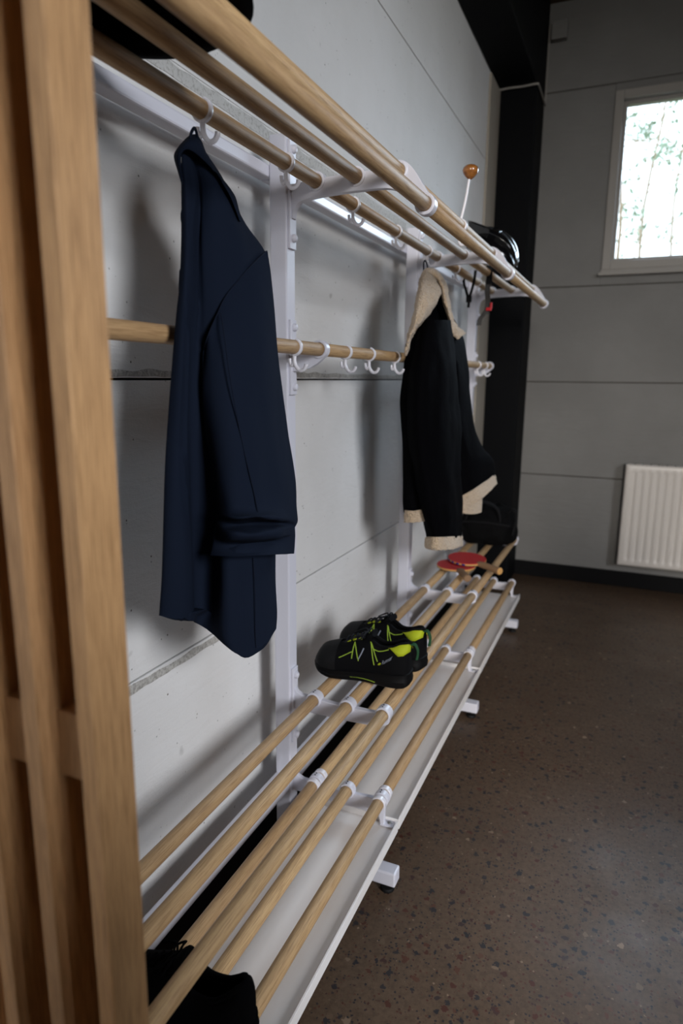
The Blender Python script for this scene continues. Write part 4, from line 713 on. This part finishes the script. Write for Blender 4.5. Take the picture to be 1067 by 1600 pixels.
# ------------------------------------------------------------------ shoes
def shoe(name, heel, ang, L, label, style, group=None, hscale=1.0, wscale=1.0):
    """heel: point under the heel end; ang: heading of the toe in the floor plane"""
    u_ = Vector((math.cos(ang), math.sin(ang), 0)); v_ = Vector((0, 0, 1)).cross(u_); o_ = Vector(heel)
    P3 = lambda t, s, z: o_+u_*t*L+v_*s+Vector((0, 0, z))
    T = [0, .03, .09, .18, .30, .42, .55, .68, .80, .90, .96, 1.0]
    HW = [.014, .027, .034, .037, .036, .037, .041, .046, .046, .038, .026, .008]
    HT = style.get('HT') or [.104, .110, .109, .099, .095, .107, .102, .090, .082, .074, .058, .036]
    OP = [.0, .25, .8, 1, 1, .75, .25, .0, 0, 0, 0, 0]
    OFF = [0, 0, 0, 0, -.002, -.004, -.005, -.004, 0, .004, .006, .007]
    ST = [.037, .037, .037, .036, .033, .030, .028, .026, .026, .028, .031, .034]     # sole top
    SB = [.004, .001, 0, 0, 0, .001, .001, 0, .001, .007, .015, .024]                     # sole bottom
    TF = cr_resample(np.array(T)[:, None], 16)[:, 0]
    TAB = {id(A): cr_resample(np.array(A)[:, None], 16)[:, 0] for A in (HW, HT, OP, OFF, ST, SB)}
    ip = lambda A, t: float(np.interp(t, TF, TAB[id(A)]))
    hs = hscale
    def prof(t):
        hw, h, op, of, z0 = ip(HW, t)*wscale, ip(HT, t)*hs, ip(OP, t), ip(OFF, t), ip(ST, t)
        op = min(max(op, 0), 1); h = max(h, z0+.006)
        half = [(1.0, z0-.006), (1.04, z0+(h-z0)*.22), (1.0, z0+(h-z0)*.5), (.86-.10*(1-op), z0+(h-z0)*.78), (.62-.15*(1-op), z0+(h-z0)*.95), (.46-.2*(1-op), h-.002*op), (.36-.2*(1-op), h-.010*op), (.30-.2*(1-op), h-(h-z0)*.5*op), (0, h+.003*(1-op)-(h-z0)*.75*op)]
        return [(of+hw*a, z) for a, z in half], of
    def surf(t, q, side, off=0):        # q 0 sole .. 1 collar on the outside
        pr, of = prof(t); pts = np.array(pr[:6]); c = np.array([np.interp(q*5, range(6), pts[:, 0]), np.interp(q*5, range(6), pts[:, 1])])
        s = of+(c[0]-of)*side; p = P3(t, s, c[1])
        ctr = P3(t*.86+.06, of, c[1]*.7); nn = (p-ctr).normalized()
        return p+nn*off
    ts = np.concatenate([np.linspace(0, .1, 7), np.linspace(.13, .9, 30), np.linspace(.92, 1, 7)])
    rows = []
    for t in ts:
        h, of = prof(t)
        full = [(s, z) for s, z in h]+[(2*of-s, z) for s, z in h[-2::-1]]
        full = cr_resample(full, 3)
        rows.append([P3(t, s, z) for s, z in full])
    th = thing(name, tuple(o_), label, 'shoe', group)
    n = len(rows[0]); fs = []
    for i in range(len(rows)-1):
        for j in range(n-1): fs.append((i*n+j, i*n+j+1, (i+1)*n+j+1, (i+1)*n+j))
    fs += [tuple(range(n)), tuple((len(rows)-1)*n+j for j in range(n-1, -1, -1))]
    up = MB().add([p for r in rows for p in r], fs).build('upper', M[style['upper']], th, ang=70)
    # sole
    vs = []; m = len(ts)
    def ringat(g, zf, dt=0): return [P3(min(max(t, 0), 1)*(1+2*dt)-dt, ip(OFF, t)+side*ip(HW, t)*wscale*g, zf(t)) for side, seq in ((1, ts), (-1, ts[::-1])) for t in seq]
    R4 = [ringat(.92, lambda t: ip(SB, t), -.004), ringat(1.08, lambda t: ip(SB, t)+.004, .010), ringat(1.13, lambda t: (ip(SB, t)+ip(ST, t))*.5, .014), ringat(1.08, lambda t: (ip(SB, t)*.4+ip(ST, t)*.6), .008), ringat(1.10, lambda t: ip(ST, t)-.001, .009), ringat(1.02, lambda t: ip(ST, t)+.001, .002)]
    k = len(R4[0]); fs = []
    for i in range(5):
        for j in range(k): fs.append((i*k+j, i*k+(j+1) % k, (i+1)*k+(j+1) % k, (i+1)*k+j))
    fs += [tuple(range(k-1, -1, -1)), tuple(5*k+j for j in range(k))]
    so = MB().add([p for r in R4 for p in r], fs).build('sole', M[style['sole']], th, ang=35)
    if style.get('lug'):
        lg = MB()
        for i in range(9):
            t = .05+.1*i
            if .36 < t < .5: continue
            for sd in (1, -1):
                a = P3(t, ip(OFF, t)+sd*ip(HW, t)*wscale*1.02, ip(SB, t)+.003)
                lg.tube([a-u_*.008+v_*sd*.002, a+u_*.008+v_*sd*.002], .0045, 6)
        lg.build('tread', M[style['sole']], so)
    # padded collar rim
    rim = [surf(t, 1.0, 1, .0) for t in np.linspace(.05, .46, 12)]
    rim2 = [surf(t, 1.0, -1, .0) for t in np.linspace(.46, .05, 12)]
    MB().tube(rim2+[surf(.015, 1.0, 0, .0)]+rim, .0052, 10, 2).build('collar', M[style['collar']], th, ang=80)
    # tongue
    tg = []
    for t, z, wd in ((.66, .072, .016), (.56, .088, .019), (.48, .106, .021), (.42, .122, .022), (.385, .127, .019)):
        z *= hs; of = ip(OFF, t)
        tg.append([P3(t, of-wd, z-.006), P3(t, of-wd*.5, z+.001), P3(t, of+wd*.5, z+.001), P3(t, of+wd, z-.006), P3(t-.02, of+wd*.6, z-.012), P3(t-.02, of-wd*.6, z-.012)])
    MB().loops(tg, 4, 3, cap1='flat').build('tongue', M[style['tongue']], th, ang=70)
    # laces
    lt = [.47, .52, .57, .62, .665]
    lc = MB()
    for i, t in enumerate(lt):
        z = ip(HT, t)*hs+.006
        a = surf(t, .95, 1, .003); b = surf(t+.012, .95, -1, .003); c = P3(t, ip(OFF, t), z+.002)
        lc.tube([a, a*.5+c*.5+Vector((0, 0, .002)), c, b*.5+c*.5+Vector((0, 0, .002)), b], .0021, 7, 3)
    c = P3(.455, ip(OFF, .45), ip(HT, .45)*hs+.012)
    for sd in (1, -1):
        lc.tube([c, c+v_*sd*.018+Vector((0, 0, .004)), c+v_*sd*.034-Vector((0, 0, .006))+u_*.006, c+v_*sd*.026+u_*.02-Vector((0, 0, .012)), c+u_*.004], .0019, 7, 4)
        lc.tube([c, c+v_*sd*.02+u_*.012, c+v_*sd*.030+u_*.034-Vector((0, 0, .012)), c+v_*sd*.034+u_*.050-Vector((0, 0, .022))], .0019, 7, 4)
    lc.build('lace', M[style.get('lace', 'lace')], th)
    if style.get('toe'):
        rows = []
        for t in np.linspace(.735, .998, 14):
            rows.append([surf(t, q, 1, .0016) for q in np.linspace(.02, 1, 10)]+[P3(t, prof(t)[1], prof(t)[0][-1][1]+.0016)]+[surf(t, q, -1, .0016) for q in np.linspace(1, .02, 10)])
        n = len(rows[0]); fs = [(i*n+j, i*n+j+1, (i+1)*n+j+1, (i+1)*n+j) for i in range(len(rows)-1) for j in range(n-1)]
        fs.append(tuple((len(rows)-1)*n+j for j in range(n)))
        MB().add([p for r in rows for p in r], fs).build('toe_cap', M[style['toe']], th, ang=70)
    if style.get('lime'):
        # heel patch wraps round the back under the collar
        for sd in (1, -1):
            g = []
            for t in np.linspace(.0, .215, 10):
                lo = .50+.25*max(0, .5-t/.08) if t < .10 else .50+(t-.10)*3.4
                g.append([surf(t, lo+(1.0-lo)*q, sd, .0022) for q in np.linspace(0, 1, 6)])
            fs = [(i*6+j, i*6+j+1, i*6+j+7, i*6+j+6) for i in range(9) for j in range(5)]
            MB().add([p for r in g for p in r], fs).build('heel_patch', M['lime'], th, ang=70, solid=.0016)
            for pl in ([(.70, .42), (.60, .50), (.57, .52)], [(.57, .36), (.565, .78), (.50, .30)], [(.40, .86), (.30, .38)], [(.40, .86), (.335, .26)], [(.365, .66), (.30, .68), (.20, .78)]):
                mb = MB()
                for a, b in zip(pl[:-1], pl[1:]):
                    mb.tube([surf(a[0]+(b[0]-a[0])*i/6, a[1]+(b[1]-a[1])*i/6, sd, .0006) for i in range(7)], .0013, 6)
                mb.build('stitch_line', M['limethread'], th)
            for t0 in (.655, .595, .535):
                MB().tube([surf(t0, .93, sd, .002), surf(t0-.018, .95, sd, .002), surf(t0-.035, .96, sd, .002)], [.0022, .0034, .0024], 7).build('lace_guide', M['lime'], th)
            MB().tube([surf(.50, .34, sd, .001), surf(.475, .46, sd, .001), surf(.455, .58, sd, .001)], .0016, 6).build('silver_flash', M['silver'], th)
            MB().tube([P3(t, ip(OFF, t)+sd*ip(HW, t)*wscale*1.10, .008+.006*math.sin((t-.3)*7)) for t in np.linspace(.32, .58, 9)], .0012, 6).build('sole_line', M['limethread'], th)
        c0 = surf(.0, 1.0, 0, .0)
        MB().tube([c0+Vector((0, 0, .004)), c0-u_*.010+Vector((0, 0, .006)), c0-u_*.018-Vector((0, 0, .010)), c0-u_*.016-Vector((0, 0, .034))], .0022, 8, 4).build('pull_cord', M['cord'], th)
        MB().tube([c0+v_*.006+Vector((0, 0, .004)), c0-u_*.011+v_*.006+Vector((0, 0, .004)), c0-u_*.018+v_*.006-Vector((0, 0, .012)), c0-u_*.015+v_*.006-Vector((0, 0, .032))], .0022, 8, 4).build('pull_cord', M['cord'], th)
        MB().tube([c0+u_*.004+Vector((0, 0, -.002)), c0+Vector((0, 0, .010))], [.006, .004], 8).build('pull_tab', M['knit'], th)
        def print_on(body, t0, q0, size, mt, name, dt, sl):
            cu = bpy.data.curves.new('print', 'FONT'); cu.body = body; cu.size = 1; cu.resolution_u = 3
            ob = bpy.data.objects.new('print', cu); COL0.objects.link(ob)
            dg = bpy.context.evaluated_depsgraph_get(); me = bpy.data.meshes.new_from_object(ob.evaluated_get(dg))
            vs = [(v.co.x, v.co.y) for v in me.vertices]; fs = [tuple(p.vertices) for p in me.polygons]
            bpy.data.objects.remove(ob); bpy.data.curves.remove(cu); bpy.data.meshes.remove(me)
            pts = [surf(t0-(x+.25*y)*size*dt, q0+y*size*sl[0]+x*size*sl[1], 1, .0012) for x, y in vs]
            MB().add(pts, fs).build(name, mt, th, smooth=False)
        print_on('Runner', .255, .31, 1, M['silver'], 'runner_lettering', .0345, (.17, .052))
        MB().tube([surf(.292, .30, 1, .0008), surf(.275, .33, 1, .0008), surf(.265, .35, 1, .0008)], [.0016, .0026, .0016], 7).build('logo_dot', M['lime'], th)
        print_on('~', .93, .44, 1, M['silver'], 'toe_mark', .030, (.16, .02))
    return th
safety = dict(upper='knit', sole='sole', collar='knit', tongue='knit', toe='toe', lime=1)
shoe('safety_shoe', (.357, 1.455, .4842), math.radians(181), .247, 'black safety shoe with lime heel patch, nearer of the pair on the bench', safety, 'safety shoes on the bench rods')
shoe('safety_shoe', (.362, 1.553, .4842), math.radians(167), .255, 'black safety shoe with lime heel patch, half hidden behind its mate', safety, 'safety shoes on the bench rods')
shoe('sneaker', (.372, .672, .2662), math.radians(183), .275, 'plain black sneaker on the lowest rods beside the oak screen', dict(upper='felt', sole='felt', collar='felt', tongue='felt', lace='felt', HT=[.116, .118, .104, .088, .084, .100, .094, .076, .066, .060, .050, .034]), hscale=.98, wscale=1.12)

# ------------------------------------------------------------------ table tennis bats
def bat(name, c, ang, label, tilt=(0, 0), tape=False):
    th = thing(name, c, label, 'table tennis bat', 'table tennis bats on the bench')
    out = []
    for i in range(40):
        a = 2*math.pi*i/40; r = .078*(1-.05*math.cos(a)**2*(1 if math.cos(a) > 0 else -.4))
        out.append((r*math.cos(a), r*.97*math.sin(a)))
    def slab(z0, z1, sc, name, mt, pts=None):
        p = pts or out; n = len(p)
        vs = [(c[0]+x*sc, c[1]+y*sc, c[2]+z0) for x, y in p]+[(c[0]+x*sc, c[1]+y*sc, c[2]+z1) for x, y in p]
        fs = [tuple(range(n-1, -1, -1)), tuple(range(n, 2*n))]+[(i, (i+1) % n, (i+1) % n+n, i+n) for i in range(n)]
        return MB().add(vs, fs).build(name, mt, th)
    slab(.002, .0085, 1.0, 'blade', M['ply'])
    slab(.0085, .0108, .985, 'rubber_face', M['red']); slab(0, .002, .985, 'rubber_face', M['rubber'])
    if tape:
        mb = MB()
        for i in range(21, 34, 2):
            a0, a1 = 2*math.pi*i/40, 2*math.pi*(i+1.0)/40
            vs = [(c[0]+r*math.cos(a), c[1]+r*.97*math.sin(a), c[2]+z) for a in (a0, a1) for r, z in ((.0795, .0018), (.0795, .0088))]
            mb.add(vs, [(0, 1, 3, 2)])
        mb.build('edge_tape', M['blue'], th, solid=.001)
    hp = [(.070, .0), (.090, .0), (.120, 0), (.150, 0), (.172, 0)]
    rows = []
    for x, wd, hh in ((.062, .020, .008), (.075, .016, .011), (.095, .0135, .0125), (.13, .0135, .0125), (.160, .0155, .0135), (.170, .0155, .0135)):
        rows.append([(c[0]+x, c[1]+wd*math.cos(b), c[2]+.0055+hh*math.sin(b)) for b in np.linspace(0, 2*math.pi, 12, endpoint=False)])
    hd = MB().loops(rows, 2, 2, cap1='flat').build('handle', M['handle'], th)
    MB().lathe([(0, .170), (.0145, .170), (.0125, .1735), (0, .174)], (c[0], c[1], c[2]+.0055), 14, 'x').build('handle_end', M['ply' if tape else 'handle'], hd)
    th.rotation_euler = (tilt[0], tilt[1], ang); return th
bat('table_tennis_bat', (.213, 2.505, .4915), math.radians(-62), 'lower red table tennis bat lying flat on the bench rods', (0, .0))
bat('table_tennis_bat', (.244, 2.565, .5068), math.radians(-31), 'upper red table tennis bat with blue edge tape on another bat', (.02, .05), True)

# ------------------------------------------------------------------ black bag at the far end of the bench
bgt = thing('bag', (.24, 3.02, .4846), 'black soft bag slumped on the far end of the bench', 'bag')
rows = []
for z, sx, sy, ox in ((.4846, .085, .075, 0), (.490, .112, .100, 0), (.52, .124, .118, .002), (.57, .122, .116, 0), (.61, .116, .104, -.004), (.64, .104, .080, -.006), (.655, .085, .05, -.006), (.660, .05, .02, -.004)):
    rows.append([(.236+ox+sx*(abs(math.cos(a))**.7)*math.copysign(1, math.cos(a)), 3.03+sy*(abs(math.sin(a))**.7)*math.copysign(1, math.sin(a)), z) for a in np.linspace(0, 2*math.pi, 16, endpoint=False)])
MB().loops(rows, 5, 4, wr(.012, (14, 14, 20), 21), cap1='flat').build('body', M['nylon'], bgt, ang=80)
ribbon([(.15, 2.935, .600), (.17, 2.94, .655), (.205, 2.95, .680), (.25, 2.95, .676), (.29, 2.94, .650), (.305, 2.935, .600)], .022, .005, 'handle', M['strap'], bgt, (0, .9, .3))
ribbon([(.32, 2.99, .62), (.345, 2.98, .650), (.365, 2.97, .645), (.368, 2.965, .600), (.358, 2.955, .540)], .018, .004, 'strap', M['strap'], bgt, (.2, .9, 0))
MB().tube([(.135, 2.93, .585), (.18, 2.915, .592), (.24, 2.912, .594), (.30, 2.915, .590), (.345, 2.94, .582)], .004, 8, 3).build('zip', M['strap'], bgt)

# ------------------------------------------------------------------ outside: ground and trees beyond the end window
g_ = MB().add([(-40, -40, -.35), (40, -40, -.35), (40, 40, -.35), (-40, 40, -.35)], [(0, 1, 2, 3)]).build('ground', M['ground'], smooth=False); tag(g_, kind='structure')
def tree(x, y, h, label, sd, dens=1.0):
    rnd = random.Random(sd); th = thing('tree', (x, y, -.35), label, 'tree', 'trees outside the window')
    tr = [(x, y, -.36)]
    for i in range(1, 7): tr.append((x+rnd.uniform(-.08, .08), y+rnd.uniform(-.08, .08), -.35+h*i/6))
    MB().tube(tr, [.026, .023, .020, .016, .012, .008, .004], 8, 3).build('trunk', M['bark'], th)
    br = MB(); lf = MB(); T = np.array(tr)
    for i in range(26):
        z = rnd.uniform(.22, .97); p = Vector([np.interp(z, np.linspace(0, 1, 7), T[:, k]) for k in range(3)])
        a = rnd.uniform(0, 6.28); l = (1.05-z)*h*.30*rnd.uniform(.6, 1.1)+.2
        e = p+Vector((math.cos(a)*l, math.sin(a)*l, l*rnd.uniform(-.15, .35)))
        m_ = (p+e)/2+Vector((0, 0, .08*l)); br.tube([p, m_, e], [.009, .006, .002], 5, 3)
        for k in range(int(34*dens)):
            q = p+(e-p)*rnd.uniform(.35, 1.05)+Vector((rnd.gauss(0, .09), rnd.gauss(0, .09), rnd.gauss(0, .07)))
            s = rnd.uniform(.025, .06); d1 = Vector((rnd.gauss(0, 1), rnd.gauss(0, 1), rnd.gauss(0, 1))).normalized(); d2 = d1.orthogonal().normalized()
            lf.add([q-d1*s, q+d2*s*.5, q+d1*s, q-d2*s*.5], [(0, 1, 2, 3)])
    br.build('branch', M['bark'], th)
    f_ = lf.build('foliage', M['leaf'], th, smooth=False); f_['kind'] = 'stuff'
    return th
tree(.50, 8.2, 6.4, 'slender tree with thin foliage at the left of the window view', 3, .8)
tree(.80, 9.6, 7.4, 'thin trunked tall tree in the middle of the window view', 9, .7)
tree(1.14, 11.5, 8.2, 'tall bushy tree at the right of the window view', 14, 1.0)
tree(.60, 13.5, 6.0, 'distant small tree furthest behind the window', 22, .8)

# labels of the parts that look different from the rest of their thing
PL = {'heel_patch': 'lime heel patch', 'stitch_line': 'lime stitched line', 'lace_guide': 'lime lace guide', 'pull_cord': 'green pull cord', 'runner_lettering': 'silver lettering',
      'cuff': 'cream fleece cuff', 'hem_trim': 'cream fleece hem', 'knob': 'brown wooden ball', 'rod': 'oiled oak rod', 'rubber_face': 'rubber sheet of the bat',
      'edge_tape': 'blue edge tape', 'buckle': 'red plastic buckle', 'levelling_glide': 'black levelling foot'}
for o in bpy.data.objects:
    k = o.name.split('.')[0]
    if o.parent and k in PL: o['label'] = PL[k]
    if o.parent and k == 'collar' and o.parent.name == 'shearling_coat': o['label'] = 'cream fleece collar'
